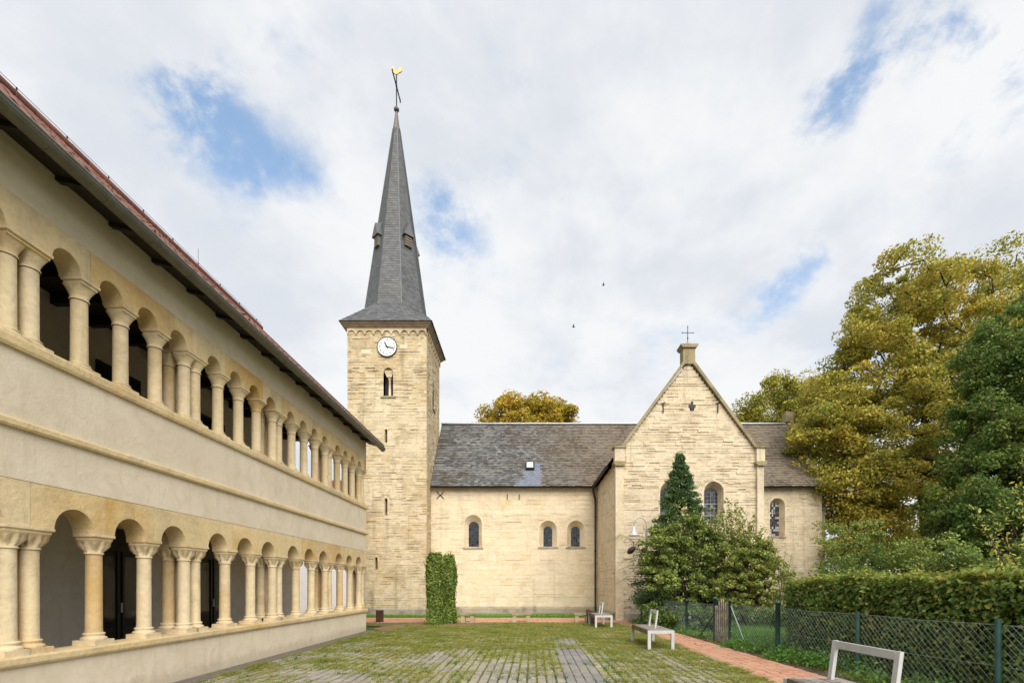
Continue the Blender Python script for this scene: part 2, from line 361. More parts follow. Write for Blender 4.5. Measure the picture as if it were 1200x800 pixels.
def blades(P, h, w, rng=RNG, lean=0.5):
    n = len(P); a = rng.uniform(0, 2*math.pi, n); hh = h*rng.uniform(.5, 1.4, n); ww = w*rng.uniform(.6, 1.4, n)
    dx = np.cos(a)*ww/2; dy = np.sin(a)*ww/2; l = rng.normal(size=(n, 2))*lean*hh[:, None]
    V = np.empty((n, 3, 3)); V[:, 0] = P; V[:, 1] = P; V[:, 2] = P
    V[:, 0, 0] -= dx; V[:, 0, 1] -= dy; V[:, 1, 0] += dx; V[:, 1, 1] += dy
    V[:, 2, :2] += l; V[:, 2, 2] += hh
    return V.reshape(-1, 3)
def vnoise(P, scale, seed=0):
    """cheap smooth 2D value noise 0..1"""
    q = np.asarray(P)[:, :2]*scale; i = np.floor(q).astype(np.int64); f = q-i; f = f*f*(3-2*f)
    def h(a, b): 
        x = (a*374761393+b*668265263+seed*1442695041) & 0x7fffffff; x = ((x ^ (x >> 13))*1274126177) & 0x7fffffff
        return ((x ^ (x >> 16)) & 0xffff)/65535.0
    return (h(i[:,0], i[:,1])*(1-f[:,0])+h(i[:,0]+1, i[:,1])*f[:,0])*(1-f[:,1])+(h(i[:,0], i[:,1]+1)*(1-f[:,0])+h(i[:,0]+1, i[:,1]+1)*f[:,0])*f[:,1]

# ------------------------------------------------------------------ ground
LROT = -math.atan2(10, 590)            # the arcade building and the court are turned slightly against the church
g = MB().add([(-900,-300,-.06),(900,-300,-.06),(900,1500,-.06),(-900,1500,-.06)], [(0,1,2,3)])
structure(g.build('ground', 'ground'))
def lw(x, y, z=0.0):                   # court frame -> world
    c, s_ = math.cos(LROT), math.sin(LROT); return (x*c-y*s_, x*s_+y*c, z)

def pave(name, label_mat, bed_mat, inside, x0, x1, y0, y1, cw, cl, joint, n_single, jit=0.004, frame=True, mat2=None, strip=None, hz=0.05, piece='paver', along_y=True):
    bed = MB().add([(x0-.04, y0, -.024), (x1+.04, y0, -.024), (x1+.04, y1, -.024), (x0-.04, y1, -.024)], [(0,1,2,3)])
    root = structure(bed.build(name, bed_mat))
    if frame: root.rotation_euler.z = LROT
    cells = []; nx = int((x1-x0)/cw)
    for i in range(nx):
        off = random.random()*cl if not strip else ((i % 2)*.5*cl+random.uniform(-.02, .02))
        y = y0-off
        while y < y1:
            l = cl*random.uniform(.88, 1.12) if strip is not None else cl
            xa, xb = x0+i*cw, x0+(i+1)*cw
            if y+l > y0 and y+l < y1 and inside((xa+xb)/2, y+l/2): cells.append((xa, xb, y, y+l))
            y += l
    rest = {}; single = []
    vis = sorted([c for c in cells if c[2] > 7.9], key=lambda c: c[2])
    chosen = set(vis[:n_single]); shared = None
    for c in cells:
        xa, xb, ya, yb = c; st = strip and strip[0] < (xa+xb)/2 < strip[1]
        j = joint*(0.35 if st else random.uniform(.7, 1.3)); jy = j*random.uniform(.6, 1.1)
        zt = random.uniform(-jit, jit); b = .007
        X0, X1, Y0, Y1 = xa+j/2, xb-j/2, ya+jy/2, yb-jy/2
        tl = [random.uniform(-.005, .005) for _ in range(4)]
        vs = [(X0,Y0,-hz),(X1,Y0,-hz),(X1,Y1,-hz),(X0,Y1,-hz),(X0,Y0,zt-b),(X1,Y0,zt-b),(X1,Y1,zt-b),(X0,Y1,zt-b),
              (X0+b,Y0+b,zt+tl[0]),(X1-b,Y0+b,zt+tl[1]),(X1-b,Y1-b,zt+tl[2]),(X0+b,Y1-b,zt+tl[3])]
        fs = [(0,1,5,4),(1,2,6,5),(2,3,7,6),(3,0,4,7),(4,5,9,8),(5,6,10,9),(6,7,11,10),(7,4,8,11),(8,9,10,11)]
        mt = mat2 if st else label_mat
        if c in chosen: MB().add(vs, fs).build(piece, mt, root, fixn=False)
        else: rest.setdefault(mt, MB()).add(vs, fs)
    for mt, mb in rest.items(): stuff(mb.build(piece+'s', mt, root, fixn=False))
    return root, cells
# paved court
def in_court(x, y): return y < 20.4-0.05*abs(x) and not (x < -5.1 and y > 17.6) and x < 4.0
court, cells = pave('paving', 'paver', 'moss_bed', in_court, -5.55, 4.05, 3.5, 20.4, .165, .22, .030, 300, 0.008, True, 'paver_dark', (.62, 1.22))
# joint grass
def scatter_joint_grass():
    pts = []
    rng = np.random.default_rng(3)
    C = np.array(cells)
    for rep in range(200):
        sel = rng.integers(0, len(C), 3600); c = C[sel]; k = rng.uniform(size=len(sel))
        side = rng.uniform(size=len(sel)) < .58
        X = np.where(side, c[:, 0]+rng.normal(size=len(sel))*.024, c[:, 0]+k*(c[:, 1]-c[:, 0]))
        Y = np.where(side, c[:, 2]+k*(c[:, 3]-c[:, 2]), c[:, 2]+rng.normal(size=len(sel))*.012)
        pts.append(np.stack([X, Y, np.full(len(X), -.018)], 1))
    P = np.concatenate(pts)
    n = .5*vnoise(P, .45, 1)+.38*vnoise(P, 1.3, 2)+.28*vnoise(P, 5, 3)-.03
    dens = n+np.clip((P[:, 1]-13)/9, -.03, .30)+np.where(P[:, 0] > 1.4, .09, 0)-np.where((P[:, 0] > .55) & (P[:, 0] < 1.25) & (P[:, 1] < 15.5), .34, 0)-np.where((P[:, 0] > -1.9) & (P[:, 0] < -.1) & (P[:, 1] < 12), .04, 0)
    P = P[(dens > rng.uniform(.27, .68, len(P))) & (P[:, 1] > 7.2)]
    tall = .030+.045*vnoise(P, 3.1, 9)**2
    o = link_mesh('joint_grass', np_mesh('joint_grass', blades(P, 1.1*tall, .015, rng, 1.1), 3), None, 'grass_joint')
    o.rotation_euler.z = LROT
    tag(o, 'yellow green grass and moss growing in the joints of the paved court', 'grass', kind='stuff')
scatter_joint_grass()
def tufts():
    rng = np.random.default_rng(33); C = np.array(cells); sel = rng.integers(0, len(C), 420); Q = []
    for c in C[sel]:
        if c[2] < 7.5: continue
        m = int(rng.uniform(10, 34)); v = rng.normal(size=(m, 2))*rng.uniform(.015, .045); Q.append(np.column_stack([c[0]+v[:, 0], c[2]+v[:, 1], np.full(m, -.02)]))
    o = link_mesh('grass_tufts', np_mesh('grass_tufts', blades(np.concatenate(Q), .085, .012, rng, .55), 3), None, 'grass_tuft'); o.rotation_euler.z = LROT
    tag(o, 'darker green grass tufts dotted over the paved court', 'grass', kind='stuff')
tufts()
# drip strip at the arcade foot, worn earth at its far corner
structure(MB().box(-6.0, -5.6, 2.6, 18.1, -.05, -.008).build('gravel_strip', 'drip_gravel')).rotation_euler.z = LROT
wp = MB(); ring = [lw(-3.9+2.3*math.cos(a)*random.uniform(.9, 1.1), 19.7+1.9*math.sin(a)*random.uniform(.9, 1.1), -.020) for a in np.linspace(0, 2*math.pi, 26)[:-1]]
wp.add(ring, [tuple(range(len(ring)))]); structure(wp.build('worn_earth', 'path_bed'))
# fallen leaves blown over court and paths
def fallen():
    rng = np.random.default_rng(21); n = 900; x = rng.uniform(-5, 6.2, n); y = rng.uniform(7.5, 25, n); P = np.stack([x, y, np.full(n, .012)], 1)
    P = P[rng.uniform(size=n) < .25+.6*np.clip((x+1)/6, 0, 1)]; N = np.tile([0, 0, 3.0], (len(P), 1))
    o = link_mesh('fallen_leaves', np_mesh('fallen_leaves', leaf_quads(P, np.full(len(P), .055), .5, .7, N, rng), 4), None, 'leaf_fallen')
    tag(o, 'small yellow and brown fallen leaves lying on the paving and red path', 'leaves', kind='stuff')
fallen()
# red brick paths
pathx, _ = pave('red_brick_path', 'brick', 'path_bed', lambda x, y: True, -16.0, 5.2, 22.2, 25.3, .21, .105, .008, 0, 0.003, False, piece='brick')
def in_side(x, y): return True
sidep, _ = pave('red_side_path', 'brick', 'path_bed', in_side, 4.08, 5.28, 3.5, 22.15, .20, .10, .008, 300, 0.004, False, piece='brick')
sidep.rotation_euler.z = 0.012; sidep.location = (.13, 0, .002)
# lawns
def lawn(name, x0, x1, y0, y1, n, h, mat, bed, label, dens=None, z=-.02):
    structure(MB().add([(x0,y0,z),(x1,y0,z),(x1,y1,z),(x0,y1,z)], [(0,1,2,3)]).build(name, bed))
    P = np.stack([RNG.uniform(x0, x1, n), RNG.uniform(y0, y1, n), np.full(n, z)], 1)
    if dens is not None: P = P[dens(P)]
    tag(link_mesh(name+'_grass', np_mesh(name, blades(P, h, .014), 3), None, mat), label, 'grass', kind='stuff')
lawn('church_lawn', -15, 11, 25.35, 29.2, 60000, .06, 'grass_lawn', 'lawn', 'bright green mown grass along the foot of the church')
lawn('court_verge', -12, 4.3, 20.3, 22.15, 26000, .05, 'grass_joint', 'moss_bed', 'short mossy grass between court and red path', lambda P: (P[:,0] > -1) | (vnoise(P, 1.3, 5) > .35+.05*(-P[:,0])), -.026)
lawn('fence_verge', 5.35, 6.6, 5.0, 22.0, 14000, .07, 'grass_dull', 'soil', 'thin weedy grass below the wire fence', lambda P: vnoise(P, 1.5, 8) > .42, -.022)
structure(MB().add([(6.6,4,-.03),(17,4,-.03),(17,23.4,-.03),(6.6,23.4,-.03)], [(0,1,2,3)]).build('garden_soil', 'soil'))

# ------------------------------------------------------------------ church
church = empty('church', (0, 29.5, 0))
tag(church, 'pale yellow stone church with slate spire, clock tower, nave and gabled transept', 'church')
CO = Vector((0, 29.5, 0))
def cb(mb, name, mat, parent=None, fixn=True):          # child of the church from world coordinates
    return mb.build(name, mat, parent or church, None if parent else tuple(-CO), fixn)
STONES = []                                             # (apparent size, mesh verts, faces, material, wall object)
SLOT = [(0,1,2,3),(0,4,5,1),(1,5,6,2),(2,6,7,3),(3,7,4,0)]
def arch_block(ops, z):
    out = []
    for (ac, z0, hw, zs) in ops:                         # centre, sill height, half width, spring height
        if z0 < z < zs: out.append((ac-hw, ac+hw))
        elif zs <= z < zs+hw: 
            w = math.sqrt(max(0, hw*hw-(z-zs)**2)); out.append((ac-w, ac+w))
    return sorted(out)
def free(a0, a1, blk):
    res = []; cur = a0
    for b0, b1 in blk:
        if b0 > cur: res.append((cur, min(b0, a1)))
        cur = max(cur, b1)
    if cur < a1: res.append((cur, a1))
    return [(p, q) for p, q in res if q-p > .02]
def masonry(name, mat, org, adir, nrm, ext, z0, z1, ops=(), ch=(.15, .26), ln=(.28, .75), erode=.16, deep=.02, thick=.45, dep=.022):
    org, adir, nrm = Vector(org), Vector(adir), Vector(nrm)
    def P(a, z, o): v = org+adir*a+nrm*o; return (v.x, v.y, org.z+z)
    core = MB(); rest = MB(); z = z0; items = []
    while z < z1-.03:
        h = min(random.uniform(*ch), z1-z)
        for o_ in ops:
            if z+h > o_[3] and z < o_[3]+o_[2]: h = min(h, random.uniform(.05, .07)) if z >= o_[3]-.02 else max(.03, min(h, o_[3]-z))
        if z1-z-h < .06: h = z1-z
        zm = z+h/2
        # core in two half courses for a rounder arch
        for (za, zb) in ((z, zm), (zm, z+h)):
            a0, a1 = ext((za+zb)/2)
            if a1-a0 < .05: continue
            for p, q in free(a0, a1, arch_block(ops, (za+zb)/2)):
                vs = [P(p, za, -dep), P(q, za, -dep), P(q, zb, -dep), P(p, zb, -dep), P(p, za, -thick), P(q, za, -thick), P(q, zb, -thick), P(p, zb, -thick)]
                core.add(vs, SLOT+[(4,7,6,5)])
        a0, a1 = ext(zm)
        if a1-a0 > .05:
            for p, q in free(a0, a1, arch_block(ops, zm)):
                a = p; first = True
                while a < q-.001:
                    l = random.uniform(*ln)*(random.uniform(.4, 1) if first else 1); first = False
                    if q-a-l < .15: l = q-a
                    l = min(l, q-a)
                    gz = random.uniform(.0, .004); ga = random.uniform(.0, .004)
                    o = random.uniform(-.004, .006)
                    if random.random() < erode*(0.25+1.5*float(vnoise(np.array([[a+org.x+org.y, z*1.6]]), .55, 31)[0])):
                        k = random.random()
                        if k < .55: gz += random.uniform(.012, .045)          # open eroded bed joint
                        elif k < .8: o -= random.uniform(.008, .018)
                        else: o += random.uniform(.006, deep)
                    zb = z+gz*random.random(); zt = z+h-gz
                    jz = [random.uniform(-.008, .008) for _ in range(4)]; jo = [random.uniform(-.005, .005) for _ in range(4)]
                    vs = [P(a+ga/2, zb+jz[0]*.5, o+jo[0]), P(a+l-ga/2, zb+jz[1]*.5, o+jo[1]), P(a+l-ga/2, zt+jz[2]*.5, o+jo[2]), P(a+ga/2, zt+jz[3]*.5, o+jo[3]),
                          P(a+ga/2, zb, -.055), P(a+l-ga/2, zb, -.055), P(a+l-ga/2, zt, -.055), P(a+ga/2, zt, -.055)]
                    ctr = org+adir*(a+l/2); d = max(ctr.y, 5)
                    px = (l*abs(adir.x)*F/d); py = h*F/d
                    vis = 450 < 615+ctr.x*F/d < 960
                    items.append(((px*py if vis else 0), vs)); a += l
        z += h
    w = cb(core, name, mat, fixn=False)
    for it in items: STONES.append((it[0], it[1], mat, w))
    return w
def flush_stones():
    STONES.sort(key=lambda s: -s[0]); rest = {}
    for i, (sz, vs, mat, w) in enumerate(STONES):
        if i < 300: MB().add(vs, SLOT).build('stone', mat, w, fixn=False)
        else: rest.setdefault(w.name, (w, mat, MB()))[2].add(vs, SLOT)
    for w, mat, mb in rest.values(): stuff(mb.build('stones', mat, w, fixn=False))

def arch_pts(ac, z0, hw, zs, n=12, top=1.0):
    return [(ac-hw, z0), (ac+hw, z0)]+[(ac+hw*math.cos(a), zs+hw*top*math.sin(a)) for a in np.linspace(0, math.pi, n+1)]
def window(org, adir, nrm, ac, z0, hw, zs, ghw, gz0, gzs, depth=.32, gmat='glass', cols=4, rows=7, bars=(), surround=.09, smat='stone_nave', sill=True):
    org, adir, nrm = Vector(org), Vector(adir), Vector(nrm)
    def P(a, z, o): v = org+adir*a+nrm*o; return (v.x, v.y, org.z+z)
    O = arch_pts(ac, z0, hw, zs); I = arch_pts(ac, gz0, ghw, gzs); n = len(O)
    mb = MB(); mb.add([P(a, z, .004) for a, z in O]+[P(a, z, -depth) for a, z in I], [(i, (i+1) % n, (i+1) % n+n, i+n) for i in range(n)])
    win = cb(mb, 'window', smat, fixn=False)
    # ring of dressed stones hiding the stepped masonry
    if surround:
        r = MB(); k = 0
        A = [(ac+hw, z0+(zs-z0)*i/4) for i in range(4)]+[(ac+hw*math.cos(a), zs+hw*math.sin(a)) for a in np.linspace(0, math.pi, 10)]+[(ac-hw, z0+(zs-z0)*i/4) for i in range(3, -1, -1)]
        s2 = hw+surround
        B = [(ac+s2, z0+(zs-z0)*i/4) for i in range(4)]+[(ac+s2*math.cos(a), zs+s2*math.sin(a)) for a in np.linspace(0, math.pi, 10)]+[(ac-s2, z0+(zs-z0)*i/4) for i in range(3, -1, -1)]
        for i in range(len(A)-1):
            o = random.uniform(.004, .010)
            q = [A[i], B[i], B[i+1], A[i+1]]
            r.add([P(a, z, o) for a, z in q]+[P(a, z, -.06) for a, z in q], SLOT)
        r.build('surround', smat, win)
    gl = MB()
    for i in range(cols):
        for j in range(rows):
            a0 = ac-ghw+2*ghw*i/cols; a1 = ac-ghw+2*ghw*(i+1)/cols; zt = gzs+ghw
            za = gz0+(zt-gz0)*j/rows; zb = gz0+(zt-gz0)*(j+1)/rows; tl = random.uniform(-.006, .006); tm = random.uniform(-.006, .006)
            gl.add([P(a0, za, -depth-.015+tl), P(a1, za, -depth-.015+tm), P(a1, zb, -depth-.015-tl), P(a0, zb, -depth-.015-tm)], [(0,1,2,3)])
    gl.build('glass', gmat, win, fixn=False)
    lb = MB(); zt = gzs+ghw
    for i in range(1, cols):
        a = ac-ghw+2*ghw*i/cols; zz = gzs+math.sqrt(max(0, ghw**2-(a-ac)**2)); lb.beam(P(a, gz0, -depth+.004), P(a, zz, -depth+.004), .012, .012, nrm)
    for j in range(1, rows):
        z = gz0+(zt-gz0)*j/rows; w_ = ghw if z < gzs else math.sqrt(max(0.0001, ghw**2-(z-gzs)**2)); lb.beam(P(ac-w_, z, -depth+.004), P(ac+w_, z, -depth+.004), .012, .012, nrm)
    lb.build('lead_bars', 'lead', win)
    if bars:
        bb = MB()
        for z in bars: bb.beam(P(ac-ghw-.02, z, -depth+.03), P(ac+ghw+.02, z, -depth+.03), .03, .03, nrm)
        for i in range(1, 4):
            a = ac-ghw+2*ghw*i/4; bb.beam(P(a, gz0, -depth+.02), P(a, gzs+ghw*.8, -depth+.02), .012, .012, nrm)
        for z in np.arange(gz0+.16, gzs+ghw*.7, .19): bb.beam(P(ac-ghw, z, -depth+.02), P(ac+ghw, z, -depth+.02), .010, .010, nrm)
        bb.build('window_bars', 'lead_grid', win)
    if sill:
        sl = MB(); vs = [P(ac-hw-.08, z0-.09, .05), P(ac+hw+.08, z0-.09, .05), P(ac+hw+.08, z0+.0, .045), P(ac-hw-.08, z0+.0, .045), P(ac-hw-.08, z0-.09, -.1), P(ac+hw+.08, z0-.09, -.1), P(ac+hw+.08, z0+.03, -.1), P(ac-hw-.08, z0+.03, -.1)]
        sl.add(vs, SLOT+[(4,7,6,5)]); sl.build('sill', 'stone_plinth', win)
    return win

# tower -------------------------------------------------------------
TX0, TX1, TY0, TY1 = -9.94, -5.5, 28.2, 32.4
TZ = 15.95
kt = 28.2/F
def tx(px): return (px-615)*kt-TX0
def tz(py): return EYE+(686-py)*kt
slits = [(tx(452.4), tz(520), .075, tz(504)), (tx(452.4), tz(603), .08, tz(585)), (tx(441), tz(667), .075, tz(654))]
bell = (tx(455), tz(464), .27, tz(436.5))
tops = slits+[bell]
masonry('tower_wall', 'stone_tower', (TX0, TY0, 0), (1,0,0), (0,-1,0), lambda z: (0, TX1-TX0), .38, TZ, tops, (.09, .20), (.18, .55), .42, .03, dep=.030)
rs = (3.1, 10.6, .07, 12.2)
masonry('tower_wall', 'stone_tower', (TX1, TY0, 0), (0,1,0), (1,0,0), lambda z: (.052, TY1-TY0), .38, TZ, [rs, (2.1, 12.2, .28, 13.5)], (.09, .20), (.18, .55), .35, dep=.036)
masonry('tower_wall', 'stone_tower', (TX0, TY1, 0), (0,-1,0), (-1,0,0), lambda z: (0, TY1-TY0-.052), .38, TZ, [], (.3, .4), (.5, .9), .05)
cb(MB().box(TX0+.46, TX1-.46, TY1-.3, TY1, .38, TZ), 'tower_back', 'stone_tower')
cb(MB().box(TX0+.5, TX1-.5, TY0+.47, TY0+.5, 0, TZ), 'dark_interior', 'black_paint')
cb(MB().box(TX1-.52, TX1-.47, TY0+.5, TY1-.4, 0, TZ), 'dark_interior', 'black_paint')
for s_ in slits+[rs]:
    front = s_ is not rs
    window((TX0, TY0, 0) if front else (TX1, TY0, 0), (1,0,0) if front else (0,1,0), (0,-1,0) if front else (1,0,0), s_[0], s_[1], s_[2], s_[3], s_[2]*.7, s_[1]+.02, s_[3], .30, cols=1, rows=2, surround=.10, smat='stone_tower', sill=False)
# belfry opening: twin lights with a stone shaft and impost block
def belfry(org, adir, nrm, b, nm):
    org, adir, nrm = Vector(org), Vector(adir), Vector(nrm)
    def P(a, z, o): v = org+adir*a+nrm*o; return (v.x, v.y, org.z+z)
    mb = MB(); O = arch_pts(b[0], b[1], b[2], b[3]); n = len(O)
    mb.add([P(a, z, .004) for a, z in O]+[P(a, z, -.42) for a, z in O], [(i, (i+1) % n, (i+1) % n+n, i+n) for i in range(n)])
    w = cb(mb, 'belfry_opening', 'stone_tower', fixn=False)
    zc = b[3]-.22
    c = P(b[0]+.03, b[1], -.24)
    MB().lathe([(.10, 0), (.10, .06), (.075, .10), (.065, zc-b[1]-.16), (.09, zc-b[1]-.13), (.13, zc-b[1])], c, 12).build('shaft', 'column_stone', w)
    ip = [P(b[0]-.10, zc, -.08), P(b[0]+.16, zc, -.08), P(b[0]+.30, b[3]+.16, -.06), P(b[0]-.26, b[3]+.16, -.06)]
    ipb = [P(b[0]-.10, zc, -.40), P(b[0]+.16, zc, -.40), P(b[0]+.30, b[3]+.16, -.40), P(b[0]-.26, b[3]+.16, -.40)]
    MB().add(ip+ipb, SLOT+[(4,7,6,5)]).build('impost', 'stone_tower', w)
    top = [P(b[0]+b[2]*math.cos(a), b[3]+b[2]*math.sin(a), -.16) for a in np.linspace(.30, math.pi-.30, 12)]
    topb = [P(b[0]+b[2]*math.cos(a), b[3]+b[2]*math.sin(a), -.40) for a in np.linspace(.30, math.pi-.30, 12)]
    m = len(top); MB().add(top+topb, [tuple(range(m)), tuple(reversed(range(m, 2*m)))]+[(m-1, 0, m, 2*m-1)]).build('tympanum', 'stone_tower', w)
    sl = MB(); vs = [P(b[0]-.42, b[1]-.10, .06), P(b[0]+.42, b[1]-.10, .06), P(b[0]+.42, b[1], .06), P(b[0]-.42, b[1], .06)]; vb = [P(b[0]-.42, b[1]-.10, -.3), P(b[0]+.42, b[1]-.10, -.3), P(b[0]+.42, b[1]+.01, -.3), P(b[0]-.42, b[1]+.01, -.3)]
    sl.add(vs+vb, SLOT); sl.build('sill', 'stone_dark', w)
belfry((TX0, TY0, 0), (1,0,0), (0,-1,0), bell, 'front')
belfry((TX1, TY0, 0), (0,1,0), (1,0,0), (2.1, 12.2, .28, 13.5), 'side')
# plinth courses
def plinth(x0, x1, y0, y1, h=.38, o=.07):
    mb = MB(); x = x0-o
    mb.prism([(y0-o, 0), (y1, 0), (y1, h), (y0+.02, h), (y0-o, h-.09)], 'x', x0-o, x1+o)
    return cb(mb, 'plinth', 'stone_plinth')
plinth(TX0, TX1, TY0, TY1)
# arcaded frieze below the eaves
def frieze(org, adir, nrm, L, n):
    org, adir, nrm = Vector(org), Vector(adir), Vector(nrm); r = L/n/2*.80; step = L/n; z1 = TZ+.02; zs = TZ-.44+.16
    def P(a, z, o): v = org+adir*a+nrm*o; return (v.x, v.y, z)
    fr = None
    for i in range(n):
        c = (i+.5)*step
        pts = [(c-step/2, z1), (c-step/2, zs), (c-r, zs)]+[(c-r*math.cos(a), zs+r*math.sin(a)) for a in np.linspace(0, math.pi, 9)[1:-1]]+[(c+r, zs), (c+step/2, zs), (c+step/2, z1)]
        mb = MB(); half = len(pts)
        f = [P(a, z, .075) for a, z in pts]; b = [P(a, z, -.02) for a, z in pts]
        # front as quads strip to top edge
        top = [(max(c-step/2, min(c+step/2, a)), z1) for a, z in pts]
        ft = [P(a, z, .075) for a, z in top]
        mb.add(f+ft, [(k, k+1, half+k+1, half+k) for k in range(1, half-2)])
        mb.add(f+b, [(k, k+1, half+k+1, half+k) for k in range(1, half-2)])
        mb.add([P(c-step/2, zs, .075), P(c-r, zs, .075), P(c-r, zs-.05, .05), P(c-step/2, zs-.05, .05), P(c-step/2, zs, -.02), P(c-r, zs, -.02), P(c-r, zs-.05, -.02), P(c-step/2, zs-.05, -.02)], SLOT)
        mb.add([P(c+r, zs, .075), P(c+step/2, zs, .075), P(c+step/2, zs-.05, .05), P(c+r, zs-.05, .05), P(c+r, zs, -.02), P(c+step/2, zs, -.02), P(c+step/2, zs-.05, -.02), P(c+r, zs-.05, -.02)], SLOT)
        cb(mb, 'frieze_arch', 'stone_tower')
frieze((TX0, TY0, 0), (1,0,0), (0,-1,0), TX1-TX0, 9)
frieze((TX1, TY0, 0), (0,1,0), (1,0,0), TY1-TY0, 9)
# wooden eaves box
TCX, TCY = (TX0+TX1)/2, (TY0+TY1)/2; HX = (TX1-TX0)/2; HY = (TY1-TY0)/2
EO = .32
def ringv(ox, oy, z): return [(TCX-HX-ox, TCY-HY-oy, z), (TCX+HX+ox, TCY-HY-oy, z), (TCX+HX+ox, TCY+HY+oy, z), (TCX-HX-ox, TCY+HY+oy, z)]
mb = MB(); rr = [ringv(.08, .08, TZ+.02), ringv(.26, .26, TZ+.22), ringv(.30, .30, TZ+.24), ringv(.30, .30, TZ+.32)]
mb.add([v for r_ in rr for v in r_], [(i*4+k, i*4+(k+1) % 4, (i+1)*4+(k+1) % 4, (i+1)*4+k) for i in range(3) for k in range(4)])
cb(mb, 'eaves_box', 'cornice_wood')
# spire
spire_z0, spire_ap = 17.62, 1.72
EZ = TZ+.30
def octa(ap, z, cx=TCX, cy=TCY):
    r = ap/math.cos(math.pi/8); return [Vector((cx+r*math.cos(math.pi/8+k*math.pi/4), cy+r*math.sin(math.pi/8+k*math.pi/4), z)) for k in range(8)]
sq = [Vector(v) for v in ringv(.36, .36, EZ)]   # SW(-x,-y) SE NE NW
o0 = octa(spire_ap, spire_z0); oT = octa(.20, 29.0)
core = MB()
core.add([v for v in o0]+[v for v in oT], [(k, (k+1) % 8, (k+1) % 8+8, k+8) for k in range(8)])
faces4 = []
# octagon vertex k at angle 22.5+45k; side k from vertex k to k+1 has normal angle 45(k+1)
def side(k): return o0[k % 8], o0[(k+1) % 8]
flare = []
for nk, (a, b) in ((7, (1, 2)), (1, (2, 3)), (3, (3, 0)), (5, (0, 1))):   # +x, +y, -x, -y sides
    v0, v1 = side(nk); flare.append((sq[a], sq[b], v1, v0))
for ck, ci in ((0, 2), (2, 3), (4, 0), (6, 1)):
    v0, v1 = side(ck); flare.append((sq[ci], sq[ci], v1, v0))
for q in flare: core.add(list(q), [(0,1,2,3)] if (q[0]-q[1]).length > .01 else [(1,2,3)])
spire = cb(core, 'spire', 'slate_spire', fixn=False)
def slates(mb, BL, BR, TR, TL, row, wid, lift=.018, jit=.0, lap=1.35, keep=None, skip=0.0):
    BL, BR, TR, TL = map(Vector, (BL, BR, TR, TL))
    n = (BR-BL).cross((TL+TR)/2-(BL+BR)/2).normalized()
    if n.z < -.001: n = -n
    H = ((TL+TR)/2-(BL+BR)/2).length; rows = max(1, int(H/row))
    for i in range(rows):
        t0 = i/rows; t1 = min(1, (i+lap)/rows)
        l0, r0, l1, r1 = BL.lerp(TL, t0), BR.lerp(TR, t0), BL.lerp(TL, t1), BR.lerp(TR, t1)
        w0 = (r0-l0).length; m = max(1, int(round(w0/wid))); off = .5 if i % 2 else 0
        us = [0.0]+[(k+off)/m for k in range(0 if off else 1, m+1) if 0.02 < (k+off)/m < .98]+[1.0]
        for k in range(len(us)-1):
            ua, ub = us[k], us[k+1]
            if random.random() < skip: continue
            p0 = l0.lerp(r0, ua); p1 = l0.lerp(r0, ub); p2 = l1.lerp(r1, ub); p3 = l1.lerp(r1, ua)
            if keep and not keep((p0+p1)/2): continue
            lf = lift*random.uniform(.8, 1.3)+random.uniform(0, jit); dz = (TL-BL).normalized()*random.uniform(-jit, jit)*1.2
            if jit: p0 = p0+dz; p1 = p1+dz
            a0, a1 = p0+n*(lf+random.uniform(0, jit*.5)), p1+n*(lf+random.uniform(0, jit*.5)); a2, a3 = p2+n*.003, p3+n*.003
            e = (p1-p0)*.012
            mb.add([a0+e, a1-e, a2-e, a3+e, p0+e, p1-e], [(0,1,2,3), (4,5,1,0)])
sl = MB()
for k in range(8):
    a, b = o0[k], o0[(k+1) % 8]; c, d = oT[(k+1) % 8], oT[k]
    if (a+b).y/2 < TCY+1.0: slates(sl, a, b, c, d, .155, .22)
for q in flare:
    if (q[2]+q[3]).y/2 < TCY+1.0: slates(sl, q[0], q[1], q[2], q[3], .155, .22)
stuff(sl.build('slates', 'slate_spire', spire, fixn=False))
hips = MB()
for k in range(8):
    hips.beam(o0[k], oT[k], .07, .05)
hips.build('hip_leads', 'lead', spire)
tip = MB(); r_ = octa(.205, 28.95)+octa(.13, 29.5)+octa(.06, 30.1)
tip.add(r_, [(i*8+k, i*8+(k+1) % 8, (i+1)*8+(k+1) % 8, (i+1)*8+k) for i in range(2) for k in range(8)])
tip.build('lead_tip', 'lead_tip', spire)
